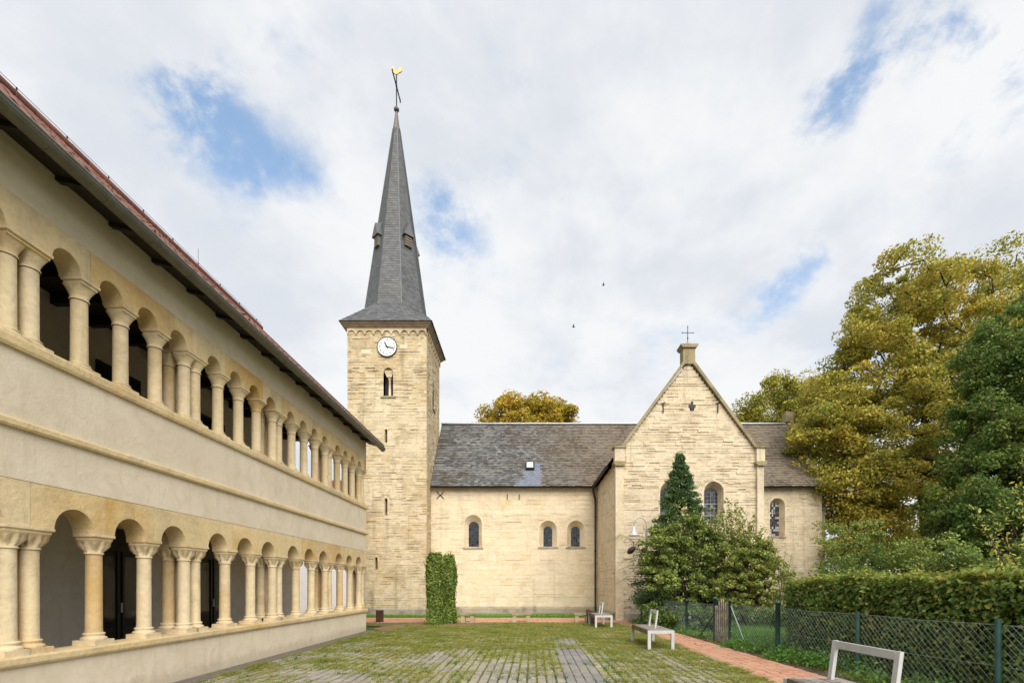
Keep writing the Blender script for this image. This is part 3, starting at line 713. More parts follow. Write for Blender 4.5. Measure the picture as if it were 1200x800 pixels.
# lucarnes on the diagonal sides
for ck in (0, 2, 4, 6):
    ang = math.pi/4*(ck+1); dn = Vector((math.cos(ang), math.sin(ang), 0)); tn = Vector((-dn.y, dn.x, 0))
    zb, zm, zt = 21.35, 22.0, 22.95
    def ap(z): return spire_ap+(0.20-spire_ap)*(z-spire_z0)/(29.0-spire_z0)
    c = Vector((TCX, TCY, 0)); out = ap(zb)+.10
    bx = MB(); hw = .23
    def Q(t, o, z): return c+dn*o+tn*t+Vector((0,0,z))
    bx.add([Q(-hw, out, zb), Q(hw, out, zb), Q(hw, out, zm), Q(-hw, out, zm), Q(-hw, .5, zb), Q(hw, .5, zb), Q(hw, .5, zm), Q(-hw, .5, zm)], SLOT)
    dm = bx.build('dormer', 'slate_spire', spire)
    lv = MB()
    for i in range(4):
        z = zb+.08+i*.14; lv.beam(Q(-hw+.03, out+.02, z), Q(hw-.03, out+.02, z), .05, .07, (0,0,1))
    # (dormer is the sub-part; its slats and hood sit beside it)
    lv.build('louvre_slats', 'cornice_wood', spire)
    hd = MB(); e = out+.12
    hd.add([Q(-hw-.10, e, zm-.04), Q(0, e-.02, zt-.25), Q(0, ap(zt)-.05, zt), Q(-hw-.10, .6, zm-.04)], [(0,1,2,3)])
    hd.add([Q(hw+.10, e, zm-.04), Q(0, e-.02, zt-.25), Q(0, ap(zt)-.05, zt), Q(hw+.10, .6, zm-.04)], [(0,1,2,3)])
    hd.add([Q(-hw-.10, e, zm-.04), Q(hw+.10, e, zm-.04), Q(0, e-.02, zt-.25)], [(0,1,2)])
    hd.add([Q(-hw-.10, e, zm-.04), Q(hw+.10, e, zm-.04), Q(hw+.10, .6, zm-.04), Q(-hw-.10, .6, zm-.04)], [(0,1,2,3)])
    hd.build('dormer_hood', 'slate_spire', spire)
# ball, cross, weathercock
fin = cb(MB().lathe([(.01, -.15), (.09, -.13), (.15, -.05), (.16, .0), (.15, .06), (.09, .13), (.02, .16)], (TCX, TCY, 30.22), 14), 'finial_ball', 'lead')
cr = MB(); cr.tube([(TCX, TCY, 30.2), (TCX, TCY, 32.35)], .035, 8); cr.beam((TCX, TCY-.92, 31.62), (TCX, TCY+.92, 31.62), .06, .07)
for s_ in (-1, 1):
    cr.beam((TCX, TCY+s_*.90, 31.52), (TCX, TCY+s_*.90, 31.72), .05, .10, (0,1,0)); cr.beam((TCX, TCY+s_*.28, 31.62), (TCX, TCY, 31.62+.28), .03, .03); cr.beam((TCX, TCY+s_*.28, 31.62), (TCX, TCY, 31.62-.28), .03, .03)
cr.build('iron_cross', 'iron', fin)
ck_prof = [(-.26, .30), (-.32, .26), (-.26, .24), (-.22, .14), (-.16, .02), (-.04, -.05), (.06, -.04), (.14, .04), (.22, .06), (.31, .14), (.33, .26), (.27, .36), (.20, .36), (.15, .28), (.10, .20), (.02, .17), (-.08, .17), (-.13, .26), (-.16, .38), (-.21, .44), (-.24, .37)]
mb = MB()
n = len(ck_prof); cpt = (0.0, .09)
fr_ = [(TCX+a, TCY-.03, 32.38+b) for a, b in ck_prof]; bk_ = [(TCX+a, TCY+.03, 32.38+b) for a, b in ck_prof]
mb.add(fr_+bk_, [tuple(range(n)), tuple(reversed(range(n, 2*n)))]+[(i, i+n, (i+1) % n+n, (i+1) % n) for i in range(n)])
mb.build('weathercock', 'gold', fin)
# clock
ccx, ccz = (454-615)*kt, tz(407)
clock = cb(MB().lathe([(.53, 0), (.53, .05), (.50, .06), (.48, .05), (.01, .05)], (0, 0, 0), 40, False), 'clock', 'white_paint')
clock.rotation_euler = (R(90), 0, 0); clock.location = Vector((ccx, TY0-.035, ccz))-CO
rm = MB(); rv = [(q_*math.cos(2*math.pi*k/40), q_*math.sin(2*math.pi*k/40), z_) for q_, z_ in ((.525, .02), (.56, .02), (.56, .07), (.525, .07)) for k in range(40)]
rm.add(rv, [(i*40+k, i*40+(k+1) % 40, ((i+1) % 4)*40+(k+1) % 40, ((i+1) % 4)*40+k) for i in range(4) for k in range(40)]); rm.build('clock_rim', 'iron', clock)
def text_mesh(body, size):
    cu = bpy.data.curves.new('num', 'FONT'); cu.body = body; cu.size = size; cu.extrude = .004; cu.align_x = 'CENTER'; cu.align_y = 'CENTER'
    ob = bpy.data.objects.new('num', cu); COL.objects.link(ob); dg = bpy.context.evaluated_depsgraph_get(); dg.update()
    me = bpy.data.meshes.new_from_object(ob.evaluated_get(dg)); bpy.data.objects.remove(ob); return me
for h in range(1, 13):
    a = math.pi/2-h*math.pi/6
    link_mesh('numeral', text_mesh(str(h), .155), clock, 'black_paint', (.40*math.cos(a), .40*math.sin(a), .058))
for nm, deg, L, w_, z in (('hour_hand', 332, .33, .055, .070), ('minute_hand', 102, .45, .042, .082)):
    a = R(90-deg); d = Vector((math.cos(a), math.sin(a), 0)); pn = Vector((-d.y, d.x, 0))
    vs = [-d*.09-pn*w_*.5, -d*.09+pn*w_*.5, d*L*.75+pn*w_*.6, d*L, d*L*.75-pn*w_*.6]
    MB().add([(v.x, v.y, z) for v in vs]+[(v.x, v.y, z+.008) for v in vs], [(0,1,2,3,4), (9,8,7,6,5)]+[(i, (i+1) % 5, (i+1) % 5+5, i+5) for i in range(5)]).build(nm, 'black_paint', clock)
# two pale repair stones beside the clock
for px, py, wd in ((429, 412, .50), (473, 406, .42)):
    c = ((px-615)*kt, tz(py)); cb(MB().box(c[0]-wd/2, c[0]+wd/2, TY0-.018, TY0+.02, c[1]-.11, c[1]+.11), 'repair_stone', 'stone_nave')

# nave, chancel ------------------------------------------------------
NX0, NX1, NY = -5.5, 4.25, 29.5
CXR = 17.4; NYB = 36.9; RZ, RY, NE = 12.24, 33.2, 7.42
kn = NY/F
def nx(px): return (px-615)*kn
def nz(py): return EYE+(686-py)*kn
nwin = [(nx(554.5), nz(641), .51, nz(613)), (nx(642.3), nz(640.5), .51, nz(619.8)), (nx(674.9), nz(640.5), .51, nz(619.8))]
nave = masonry('nave_wall', 'stone_nave', (0, NY, 0), (1,0,0), (0,-1,0), lambda z: (NX0+.003, NX1), .38, NE-.02, nwin, (.14, .32), (.25, .95), .13, .012, dep=.022)
for i, w_ in enumerate(nwin):
    gh = .30 if i == 0 else .26
    gs = nz(616) if i == 0 else nz(621)
    window((0, NY, 0), (1,0,0), (0,-1,0), w_[0], w_[1], w_[2], w_[3], gh, w_[1]+.05, gs, .36, cols=4, rows=8)
plinth(NX0, NX1, NY, NY+.4)
cwin = (nx(911), nz(628), .44, nz(592))
TXL, TXR, TYF = 4.25, 11.08, 23.6
chan = masonry('chancel_wall', 'stone_transept', (0, NY, 0), (1,0,0), (0,-1,0), lambda z: (TXR, CXR), .38, NE-.02, [cwin], (.10, .20), (.2, .65), .28, dep=.03)
window((0, NY, 0), (1,0,0), (0,-1,0), *cwin, .27, cwin[1]+.04, nz(592), .36, gmat='stained', cols=5, rows=14, smat='stone_transept')
masonry('chancel_gable', 'stone_transept', (CXR, NY, 0), (0,1,0), (1,0,0), lambda z: (.052+max(0, (z-NE)*.757), NYB-NY-max(0, (z-NE)*.757)), .38, RZ+.1, [], (.3, .4), (.5, .9), .05)
plinth(TXR, CXR, NY, NYB)
cb(MB().box(NX0, CXR-.5, NYB-.4, NYB, 0, NE), 'north_wall', 'stone_nave')
# corner buttress and coping of the chancel gable
cb(MB().prism([(CXR-.05, 0), (CXR+.42, 0), (CXR+.42, 6.6), (CXR-.05, 7.1)], 'y', NY+.35, NY+1.2), 'buttress', 'stone_transept')
cp = MB()
cp.beam((CXR-.05, NY-.25, NE-.05), (CXR-.05, RY, RZ+.20), .24, .12); cp.beam((CXR-.05, NYB+.25, NE-.05), (CXR-.05, RY, RZ+.20), .24, .12)
cb(cp, 'gable_coping', 'stone_dark')
cb(MB().box(CXR-.3, CXR+.2, RY-.25, RY+.25, RZ+.1, RZ+.75), 'gable_block', 'stone_dark')
# nave roof
er = MB(); ey, ez = NY-.30, NE-.05
er.add([(NX0+.02, ey, ez), (CXR-.2, ey, ez), (CXR-.2, RY, RZ), (NX0+.02, RY, RZ), (CXR-.2, NYB+.3, ez), (NX0+.02, NYB+.3, ez)], [(0,1,2,3), (3,2,4,5)])
roof = cb(er, 'nave_roof', 'slate_old', fixn=False)
TCX2 = (TXL+TXR)/2; TRZ = 12.05
def in_transept(p):                                      # covered by the transept roof
    return TXL-.2 < p.x < TXR+.2 and p.z < TRZ-(abs(p.x-TCX2))*1.36-.05
def proj(p): return 615+p.x*F/p.y, 686-(p.z-EYE)*F/p.y
def new_patch(p):
    x, y = proj(p); st = 602+6*((y < 566)+(y < 561))+ (3 if y < 551 else 0)
    return st < x < 635 and 543.5 < y < 571
old, newp = MB(), MB()
slates(old, (NX0+.03, ey, ez), (CXR-.22, ey, ez), (CXR-.22, RY, RZ), (NX0+.03, RY, RZ), .165, .21, .024, .016, keep=lambda p: not in_transept(p) and not new_patch(p), skip=.006)
slates(newp, (NX0+.03, ey, ez), (CXR-.22, ey, ez), (CXR-.22, RY, RZ), (NX0+.03, RY, RZ), .165, .21, .018, .0, keep=new_patch)
stuff(old.build('slates', 'slate_old', roof, fixn=False)); stuff(newp.build('new_slates', 'slate_new', roof, fixn=False))
rdg = MB()
rdg.beam((NX0, RY, RZ+.02), (CXR-.25, RY, RZ+.02), .30, .07); rdg.build('ridge_lead', 'galv', roof)
# roof light
sp = W(621, 554, 30.35); sd = Vector((0, RY-ey, RZ-ez)).normalized(); sn = Vector((0, -sd.z, sd.y))
tq = (sp.x, ey, ez); q = Vector((sp.x, ey, ez)); tt = (sp.y-ey)/sd.y; q = q+sd*tt+sn*.06
sk = MB(); a = Vector((.26, 0, 0)); b = sd*.36
sk.add([q-a-b+sn*.08, q+a-b+sn*.08, q+a+b+sn*.08, q-a+b+sn*.08, q-a-b-sn*.1, q+a-b-sn*.1, q+a+b-sn*.1, q-a+b-sn*.1], SLOT); sk.build('roof_window', 'iron', roof)
a2, b2 = a*.72, b*.66
MB().add([q-a2-b2+sn*.095, q+a2-b2+sn*.095, q+a2+b2+sn*.095, q-a2+b2+sn*.095], [(0,1,2,3)]).build('roof_window_pane', 'white_paint', roof)
# gutter and downpipe of nave and chancel
def half_gutter(p0, p1, r=.085, side=None):
    p0, p1 = Vector(p0), Vector(p1); d = (p1-p0).normalized(); x = d.cross(Vector((0,0,1))).normalized()
    mb = MB(); vs = []; n = 8
    for p in (p0, p1):
        for rr_ in (r, r*.82):
            for k in range(n+1):
                a = math.pi+math.pi*k/n; vs.append(p+x*math.cos(a)*rr_+Vector((0,0,1))*math.sin(a)*rr_)
    m = n+1; fs = []
    for k in range(n): fs += [(k, k+1, 2*m+k+1, 2*m+k), (m+k+1, m+k, 3*m+k, 3*m+k+1), (k, m+k, m+k+1, k+1), (2*m+k+1, 3*m+k+1, 3*m+k, 2*m+k)]
    fs += [(0, 2*m, 3*m, m), (n, m+n, 3*m+n, 2*m+n)]
    return mb.add(vs, fs)
cb(half_gutter((NX0+.05, ey-.06, ez-.02), (NX1-.3, ey-.06, ez-.02)), 'gutter', 'iron')
cb(half_gutter((TXR+.2, ey-.06, ez-.02), (CXR-.1, ey-.06, ez-.02)), 'gutter', 'iron')
cb(half_gutter((TXL-.30, TYF+.55, ez-.02), (TXL-.30, NY-.2, ez-.02)), 'gutter', 'iron')
dp = MB(); dp.tube([(TXL-.30, NY-.36, ez-.08), (TXL-.28, NY-.34, ez-.3), (TXL-.14, NY-.16, ez-.75), (TXL-.13, NY-.14, ez-1.0), (TXL-.13, NY-.14, .1)], .06, 10)
cb(dp, 'downpipe', 'pipe')
for z in (1.4, 3.6, 5.6): cb(MB().lathe([(.075, 0), (.075, .05)], (TXL-.13, NY-.14, z), 10), 'pipe_clamp', 'iron')
# wall anchors
def anchor_x(px, py, r, y0, k):
    c = Vector(((px-615)*k, y0-.03, EYE+(686-py)*k)); mb = MB()
    for s_ in (-1, 1):
        mb.tube([c+Vector((-r*s_, 0, -r)), c+Vector((-r*.35*s_, 0, -r*.28)), c, c+Vector((r*.35*s_, 0, r*.28)), c+Vector((r*s_, 0, r))], .022, 6)
    cb(mb, 'wall_anchor', 'iron')
anchor_x(516, 580, .21, NY, kn)
for px in (594.5, 608.5): 
    c = (nx(px), nz(582)); cb(MB().box(c[0]-.02, c[0]+.02, NY-.05, NY+.02, c[1]-.16, c[1]+.16), 'wall_anchor', 'iron')

# transept -----------------------------------------------------------
ktf = TYF/F
def qx(px): return (px-615)*ktf
def qz(py): return EYE+(686-py)*ktf
APZ = 12.08; KZ = 7.62
def gext(z):
    if z < KZ: return (TXL, TXR)
    t = (z-KZ)/(APZ-KZ); return (TXL+(TCX2-TXL)*t, TXR-(TXR-TCX2)*t)
ghw = .46
twin = [(qx(785), qz(613), ghw, qz(575.5)), (qx(836.5), qz(613), ghw, qz(575.5))]
quat = (qx(811), qz(481), .10, qz(476))
trn = masonry('transept_wall', 'stone_transept', (0, TYF, 0), (1,0,0), (0,-1,0), gext, .38, APZ, twin+[quat], (.09, .19), (.2, .75), .46, .03, dep=.034)
for w_ in twin:
    window((0, TYF, 0), (1,0,0), (0,-1,0), w_[0], w_[1], w_[2], w_[3], .34, w_[1]+.03, w_[3]-.10, .45, cols=4, rows=9, bars=(w_[1]+.42, w_[1]+.98), smat='stone_transept')
window((0, TYF, 0), (1,0,0), (0,-1,0), quat[0], quat[1], quat[2], quat[3], .09, quat[1], quat[3], .4, cols=1, rows=1, surround=0, smat='stone_transept', sill=False)
qb = MB(); qb.box(quat[0]-.16, quat[0]+.16, TYF-.022, TYF-.012, quat[3]-.06, quat[3]+.08); qb.box(quat[0]-.05, quat[0]+.05, TYF-.024, TYF-.014, quat[3]-.20, quat[3]+.24)
cb(qb, 'quatrefoil_opening', 'black_paint')
lan = (2.35, nz(616)+.15, .11, 5.35)
masonry('transept_side_wall', 'stone_nave', (TXL, NY, 0), (0,-1,0), (-1,0,0), lambda z: (.0, NY-TYF-.052), .38, NE-.02, [lan], (.16, .27), (.3, .8), .12)
window((TXL, NY, 0), (0,-1,0), (-1,0,0), lan[0], lan[1], lan[2], lan[3], .09, lan[1]+.03, lan[3], .12, cols=1, rows=3, gmat='glass', sill=False, surround=.09)
masonry('transept_side_wall', 'stone_transept', (TXR, TYF, 0), (0,1,0), (1,0,0), lambda z: (.052, NY-TYF), .38, NE-.02, [], (.2, .3), (.4, .9), .1)
pl = MB(); pl.prism([(TXL-.08, 0), (TXL+.3, 0), (TXL+.3, .38), (TXL-.02, .38), (TXL-.08, .29)], 'y', TYF-.07, NY-.07); cb(pl, 'plinth', 'stone_plinth')
plinth(TXL+.31, TXR, TYF, TYF+.4)
# corner strips with kneelers
for sx, x0 in ((-1, TXL), (1, TXR)):
    xa, xb = (x0-.02, x0+.36) if sx < 0 else (x0-.24, x0+.06)
    cb(MB().box(xa, xb, TYF-.14, TYF+.25, .0, 7.20), 'corner_strip', 'stone_transept')
    cb(MB().prism([(xa-.02, 7.18), (xb+.02, 7.18), (xb+.10, 7.30), (xb+.10, 7.38), (xa-.10, 7.38), (xa-.10, 7.30)], 'y', TYF-.26, TYF+.33), 'kneeler_moulding', 'stone_dark')
    cb(MB().box(xa-.04, xb+.04, TYF-.17, TYF+.28, 7.38, 8.02), 'kneeler', 'stone_transept')
    cb(MB().prism([(xa-.12, 8.02), (xb+.12, 8.02), (xb+.12, 8.09), (xa-.12, 8.09)], 'y', TYF-.24, TYF+.34), 'kneeler_cap', 'stone_dark')
# gable coping, block and cross
cp = MB()
for sx in (-1, 1):
    xe = TXL+.30 if sx < 0 else TXR-.30
    ze = 8.06; cp.beam((xe, TYF+.03, ze+.04), (TCX2-sx*-.22, TYF+.03, APZ-.06), .36, .13, (0,0,1))
cb(cp, 'gable_coping', 'stone_dark')
bz = 11.95
cb(MB().box(TCX2-.27, TCX2+.29, TYF-.10, TYF+.40, bz, 12.72), 'gable_block', 'stone_dark')
cb(MB().prism([(TCX2-.30, 12.70), (TCX2+.32, 12.70), (TCX2+.42, 12.80), (TCX2+.42, 12.86), (TCX2-.40, 12.86), (TCX2-.40, 12.80)], 'y', TYF-.18, TYF+.48), 'block_cap', 'stone_dark')
cb(MB().lathe([(.22, 0), (.20, .08), (.13, .15), (.04, .19)], (TCX2+.01, TYF+.15, 12.86), 12), 'cap_dome', 'stone_dark')
ic = MB(); ic.tube([(TCX2+.02, TYF+.15, 13.0), (TCX2+.02, TYF+.15, 13.82)], .016, 6); ic.tube([(TCX2-.25, TYF+.15, 13.52), (TCX2+.29, TYF+.15, 13.52)], .014, 6)
for p_ in ((TCX2-.25, 13.52), (TCX2+.29, 13.52), (TCX2+.02, 13.82)): ic.lathe([(.005, -.03), (.03, 0), (.005, .03)], (p_[0], TYF+.15, p_[1]), 8)
ic.lathe([(.02, 0), (.035, .05), (.02, .10)], (TCX2+.02, TYF+.15, 13.22), 8)
cb(ic, 'gable_cross', 'iron')
for px in (777, 841):
    c = (qx(px), qz(478)); mb = MB(); mb.box(c[0]-.02, c[0]+.02, TYF-.06, TYF, c[1]-.22, c[1]+.20); mb.beam((c[0]-.10, TYF-.04, c[1]+.20), (c[0]+.10, TYF-.04, c[1]+.24), .03, .03)
    cb(mb, 'wall_anchor', 'iron')
# transept roof, running back into the nave roof
tr = MB(); yb = RY+.2
tr.add([(TXL-.28, TYF+.2, ez), (TXL-.28, NY+.3, ez), (TCX2, yb, TRZ), (TCX2, TYF+.2, TRZ), (TXR+.28, NY+.3, ez), (TXR+.28, TYF+.2, ez)], [(0,3,2,1), (3,5,4,2)])
trf = cb(tr, 'transept_roof', 'slate_old', fixn=False)
sl = MB(); slates(sl, (TXL-.28, TYF+.22, ez), (TXL-.28, NY-.1, ez), (TCX2, yb, TRZ), (TCX2, TYF+.22, TRZ), .165, .21, .022, .014)
slates(sl, (TXR+.28, TYF+.22, ez), (TXR+.28, NY-.1, ez), (TCX2, yb, TRZ), (TCX2, TYF+.22, TRZ), .165, .21, .022, .014)
stuff(sl.build('slates', 'slate_old', trf, fixn=False))
flush_stones()
# pebble strip at the foot of the church
def pebbles(name, x0, x1, y0, y1, n, label):
    P = np.stack([RNG.uniform(x0, x1, n), RNG.uniform(y0, y1, n), np.full(n, .0)], 1)
    mb = MB()
    for p in P:
        s_ = random.uniform(.018, .045); mb.add([(p[0]+s_*math.cos(a)*random.uniform(.8, 1.2), p[1]+s_*math.sin(a), -.02) for a in (0, 1.57, 3.14, 4.71)]+[(p[0], p[1], s_*.6)], [(0,1,4), (1,2,4), (2,3,4), (3,0,4)])
    tag(mb.build(name, 'gravel'), label, 'gravel', kind='stuff')
pebbles('pebbles', -12, 4.1, 27.6, 28.1, 1500, 'pale pebbles along the foot of the tower')
pebbles('pebbles', -5.4, 4.1, 28.95, 29.42, 1500, 'pale pebbles along the foot of the nave wall')

# ------------------------------------------------------------------ arcade building on the left
BL, BY0, BY1 = 6.02, 2.3, 18.16            # wall plane (distance left of the axis), near and far end
arc = empty('arcade_building', lw(-BL, BY0-.13), LROT)
tag(arc, 'two storey beige building with open column arcades and red tiled roof', 'building')
AO = Vector((BL, -BY0, 0))                  # local = court coordinates + AO
def ab(mb, name, mat, parent=None, fixn=True): return mb.build(name, mat, parent or arc, tuple(AO) if parent is None else None, fixn)
CENT = [3.05, 6.05, 9.05, 12.05, 15.05, 17.93]
PH = .135; LC = 6.17; LB = 6.45; TH = .30
def xw(L): return -L
# solid walls
ab(MB().box(-BL-TH, -BL, BY0, BY1, -.06, .66), 'parapet', 'plaster_parapet')
ab(MB().box(-BL-TH, -BL, BY0, BY1, 2.845, 4.345), 'wall', 'plaster')
ab(MB().box(-BL-TH, -BL, BY0, BY1, 6.14, 6.86), 'wall', 'plaster')
def moulding(z0, z1, prj, name, mat, joint=None, back=.0, y0=BY0-.06, y1=BY1+.06):
    mk = lambda a, b: MB().prism([(-BL-back, z0), (-BL+prj*.75, z0), (-BL+prj, z0+.25*(z1-z0)), (-BL+prj, z1-.18*(z1-z0)), (-BL+prj*.8, z1), (-BL-back, z1)], 'y', a, b)
    if joint is None: return ab(mk(y0, y1), name, mat)
    y = y0; first = True
    while y < y1-.1:
        l = min(joint*random.uniform(.85, 1.15), y1-y)
        if y1-y-l < .4: l = y1-y
        ab(mk(y+.002, y+l-.002), name, mat); y += l
moulding(.66, .775, .055, 'sill_stone', 'sandstone', 1.5, .36)
moulding(4.345, 4.485, .055, 'sill_stone', 'sandstone', 1.5, .36)
moulding(3.43, 3.53, .06, 'string_course', 'sandstone')
# arch stones: one block with one arch over each opening
def archblock(ya, yb, oa, ob, zs, zt):
    """block from ya to yb, opening from oa to ob springing at zs"""
    c = (oa+ob)/2; r = (ob-oa)/2; g = .0025; ya += g; yb -= g
    low = [(ya, zs), (oa, zs)]+[(c-r*math.cos(a), zs+r*math.sin(a)) for a in np.linspace(0, math.pi, 15)[1:-1]]+[(ob, zs), (yb, zs)]
    n = len(low); mb = MB(); o = random.uniform(.0, .006)
    up = [(p[0], zt-g) for p in low]
    for x, fl in ((-BL+.004+o, False), (-BL-TH, True)):
        vs = [(x, a, b) for a, b in low]+[(x, a, b) for a, b in up]
        mb.add(vs, [(k, k+1, n+k+1, n+k) for k in range(n-1)])
    x0, x1 = -BL+.004+o, -BL-TH
    vs = [(x0, a, b) for a, b in low]+[(x1, a, b) for a, b in low]
    mb.add(vs, [(k, k+1, n+k+1, n+k) for k in range(n-1)], False)
    mb.add([(x0, ya, zs), (x1, ya, zs), (x1, ya, zt-g), (x0, ya, zt-g)], [(0,1,2,3)]); mb.add([(x0, yb, zs), (x1, yb, zs), (x1, yb, zt-g), (x0, yb, zt-g)], [(0,1,2,3)])
    ab(mb, 'arch_stone', 'sandstone')
# columns: shaft > base, capital
def capital_mesh(h, r0, half, carved, hx=None):
    mb = MB(); n = 32; rings = []; hx = hx or half
    T = [0, .10, .16, .35, .6, .8, .93, 1.0]
    for t in T:
        ring = []
        for k in range(n):
            a = 2*math.pi*k/n; ca, sa = math.cos(a), math.sin(a)
            sqr = 1/max(abs(ca), abs(sa)); s_ = t**1.7
            if t <= .10: rr_ = r0*1.16; x_, y_ = rr_*ca, rr_*sa
            elif t <= .16: x_, y_ = r0*1.02*ca, r0*1.02*sa
            else:
                fl = (t-.16)/.84; f2 = fl**1.5
                cx_, cy_ = r0*1.02*ca, r0*1.02*sa; sx_, sy_ = hx*.92*ca*min(sqr, 1.33), half*.92*sa*min(sqr, 1.33)
                x_ = cx_+(sx_-cx_)*f2; y_ = cy_+(sy_-cy_)*f2
                if carved:
                    amp = .026*math.sin(math.pi*min(1, fl*1.25))**.7 if fl < .8 else .0
                    m = 1+amp/r0*math.cos(8*a)*1.3; x_ *= m; y_ *= m
            ring.append((x_, y_, t*h))
        rings.append(ring)
    vs = [v for rg in rings for v in rg]
    mb.add(vs, [(i*n+k, i*n+(k+1) % n, (i+1)*n+(k+1) % n, (i+1)*n+k) for i in range(len(T)-1) for k in range(n)], True)
    mb.add(rings[-1], [tuple(range(n))])
    return mb
def make_column(z0, zb, zc, za, r, half, carved):
    """unit column standing at z0, base to zb, capital from zc to za (abacus above is separate)"""
    sh = MB().lathe([(r*1.03, zb-z0), (r*1.03, zb-z0+.02), (r, zb-z0+.05), (r*.965, zc-z0)], (0,0,0), 20)
    col = sh.build('column', 'column_stone', arc)
    b = MB(); bh = zb-z0
    s_ = r*1.62; b.prism([(-s_, -s_*1.0), (s_, -s_*1.0), (s_, s_*1.0), (-s_, s_*1.0)], 'z', 0, bh*.42)
    b.lathe([(r*1.50, bh*.42), (r*1.56, bh*.52), (r*1.46, bh*.62), (r*1.22, bh*.68), (r*1.18, bh*.78), (r*1.32, bh*.86), (r*1.28, bh*.95), (r*1.05, bh)], (0,0,0), 20)
    b.build('base', 'column_stone', col)
    c = capital_mesh(za-zc, r*.965, half, carved); cp_ = c.build('capital', 'column_stone', col); cp_.location = (0, 0, zc-z0)
    return col
def place(proto, used, L, y, z):
    o = proto if not used[0] else copy_tree(proto, arc)
    used[0] = True; o.location = Vector((-L, y, z))+AO; return o
def abacus(y0, y1, L0, L1, z0, z1):
    m = (z1-z0); mb = MB()
    for (za, zb, e0, e1) in ((z0, z0+m*.35, -.022, -.022), (z0+m*.35, z0+m*.55, -.022, .0), (z0+m*.55, z1, 0, 0)):
        mb.add([(-L1-e0, y0-e0, za), (-L0+e0, y0-e0, za), (-L0+e0, y1+e0, za), (-L1-e0, y1+e0, za), (-L1-e1, y0-e1, zb), (-L0+e1, y0-e1, zb), (-L0+e1, y1+e1, zb), (-L1-e1, y1+e1, zb)],
               [(0,3,2,1), (4,5,6,7), (0,1,5,4), (1,2,6,5), (2,3,7,6), (3,0,4,7)])
    ab(mb, 'abacus', 'column_stone')
def storey(nb, z0, zb, zc, za, zs, zt, r, half, rad, carved):
    step = (3.0-2*PH)/nb
    proto = make_column(z0, zb, zc, za, r, half, carved); used = [False]
    for gi, c in enumerate(CENT):
        ys = (c-PH, c+PH)
        for L in (LC, LB):
            for y in ys: place(proto, used, L, y, z0)
        abacus(ys[0]-half, min(ys[1]+half, BY1+.03), BL-.018, LC+half-.02, za, zs); abacus(ys[0]-half, ys[1]+half, LC+half-.015, LB+half, za, zs)
        ab(MB().box(-LB-half+.03, -BL-TH-.002, c-PH-half+.03, c+PH+half-.03, zs, zt), 'pier_block', 'sandstone')
        nxt = CENT[gi+1] if gi+1 < len(CENT) else None
        if nxt is None: continue
        a, b = c+PH, nxt-PH; st = (b-a)/nb
        cols_ = [a]+[a+st*k for k in range(1, nb)]+[b]
        for k in range(1, nb):
            place(proto, used, LC, cols_[k], z0); abacus(cols_[k]-half, cols_[k]+half, BL-.018, LC+half-.02, za, zs)
        for k in range(nb):
            mid = (cols_[k]+cols_[k+1])/2
            ya = c if k == 0 else cols_[k]; yb = nxt if k == nb-1 else cols_[k+1]
            archblock(ya, yb, mid-rad, mid+rad, zs, zt)
    ab(MB().box(-BL-TH, -BL, CENT[-1]+.0025, BY1, zs, zt), 'corner_stone', 'sandstone')
    ab(MB().box(-BL-TH, -BL, BY0, CENT[0]-.0025, zs, zt), 'corner_stone', 'sandstone')
storey(3, .775, .95, 2.04, 2.235, 2.31, 2.84, .099, .168, .29, True)
storey(4, 4.485, 4.60, 5.45, 5.64, 5.715, 6.137, .098, .145, .20, False)
# gallery behind the columns
IL = 8.6
ab(MB().box(-IL-.2, -IL, BY0, BY1-.01, -.05, 6.85), 'inner_wall', 'plaster_inner')
ab(MB().box(-IL, -BL-TH, BY0, BY1-.012, .05, .12), 'gallery_floor', 'paver')
ab(MB().box(-IL, -BL-TH-.002, BY0, BY1-.012, 3.05, 3.45), 'gallery_slab', 'plaster_inner')
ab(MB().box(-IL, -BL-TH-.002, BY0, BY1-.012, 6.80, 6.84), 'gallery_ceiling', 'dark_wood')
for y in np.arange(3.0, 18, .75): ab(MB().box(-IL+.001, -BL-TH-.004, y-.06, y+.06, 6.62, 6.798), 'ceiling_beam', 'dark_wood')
ab(MB().box(-IL, -BL-TH, BY0-.2, BY0, -.05, 6.86), 'end_wall', 'plaster')
wh = empty('added_white_building', (-12, 25.6, 0)); tag(wh, 'invented white building added to brighten the far arcade bays', 'building')  # invented white block, added so the far arcade bays look bright
MB().box(-3.2, 3.05, 0, 2.3, -.05, 5.6).build('wall', 'white_wall', wh)
MB().prism([(-.15, 5.6), (2.45, 5.6), (1.15, 7.2)], 'x', -3.4, 3.1).build('roof', 'tile_red', wh)
RL, RZ2 = 10.0, 10.99                       # ridge
ab(MB().box(-14.4, -IL-.2, BY1-.3, BY1-.011, -.05, 6.85), 'end_wall', 'plaster'); ab(MB().box(-14.4, -IL-.2, BY0-.2, BY0+.1, -.05, 6.85), 'end_wall', 'plaster')
ab(MB().box(-14.4, -14.1, BY0+.1, BY1-.3, -.05, 6.85), 'rear_wall', 'plaster')
for y in (BY0+.02, BY1-.3):
    ab(MB().prism([(-14.35, 6.86), (-BL-.05, 6.86), (-RL, RZ2-.25)], 'y', y, y+.25), 'gable_wall', 'plaster')
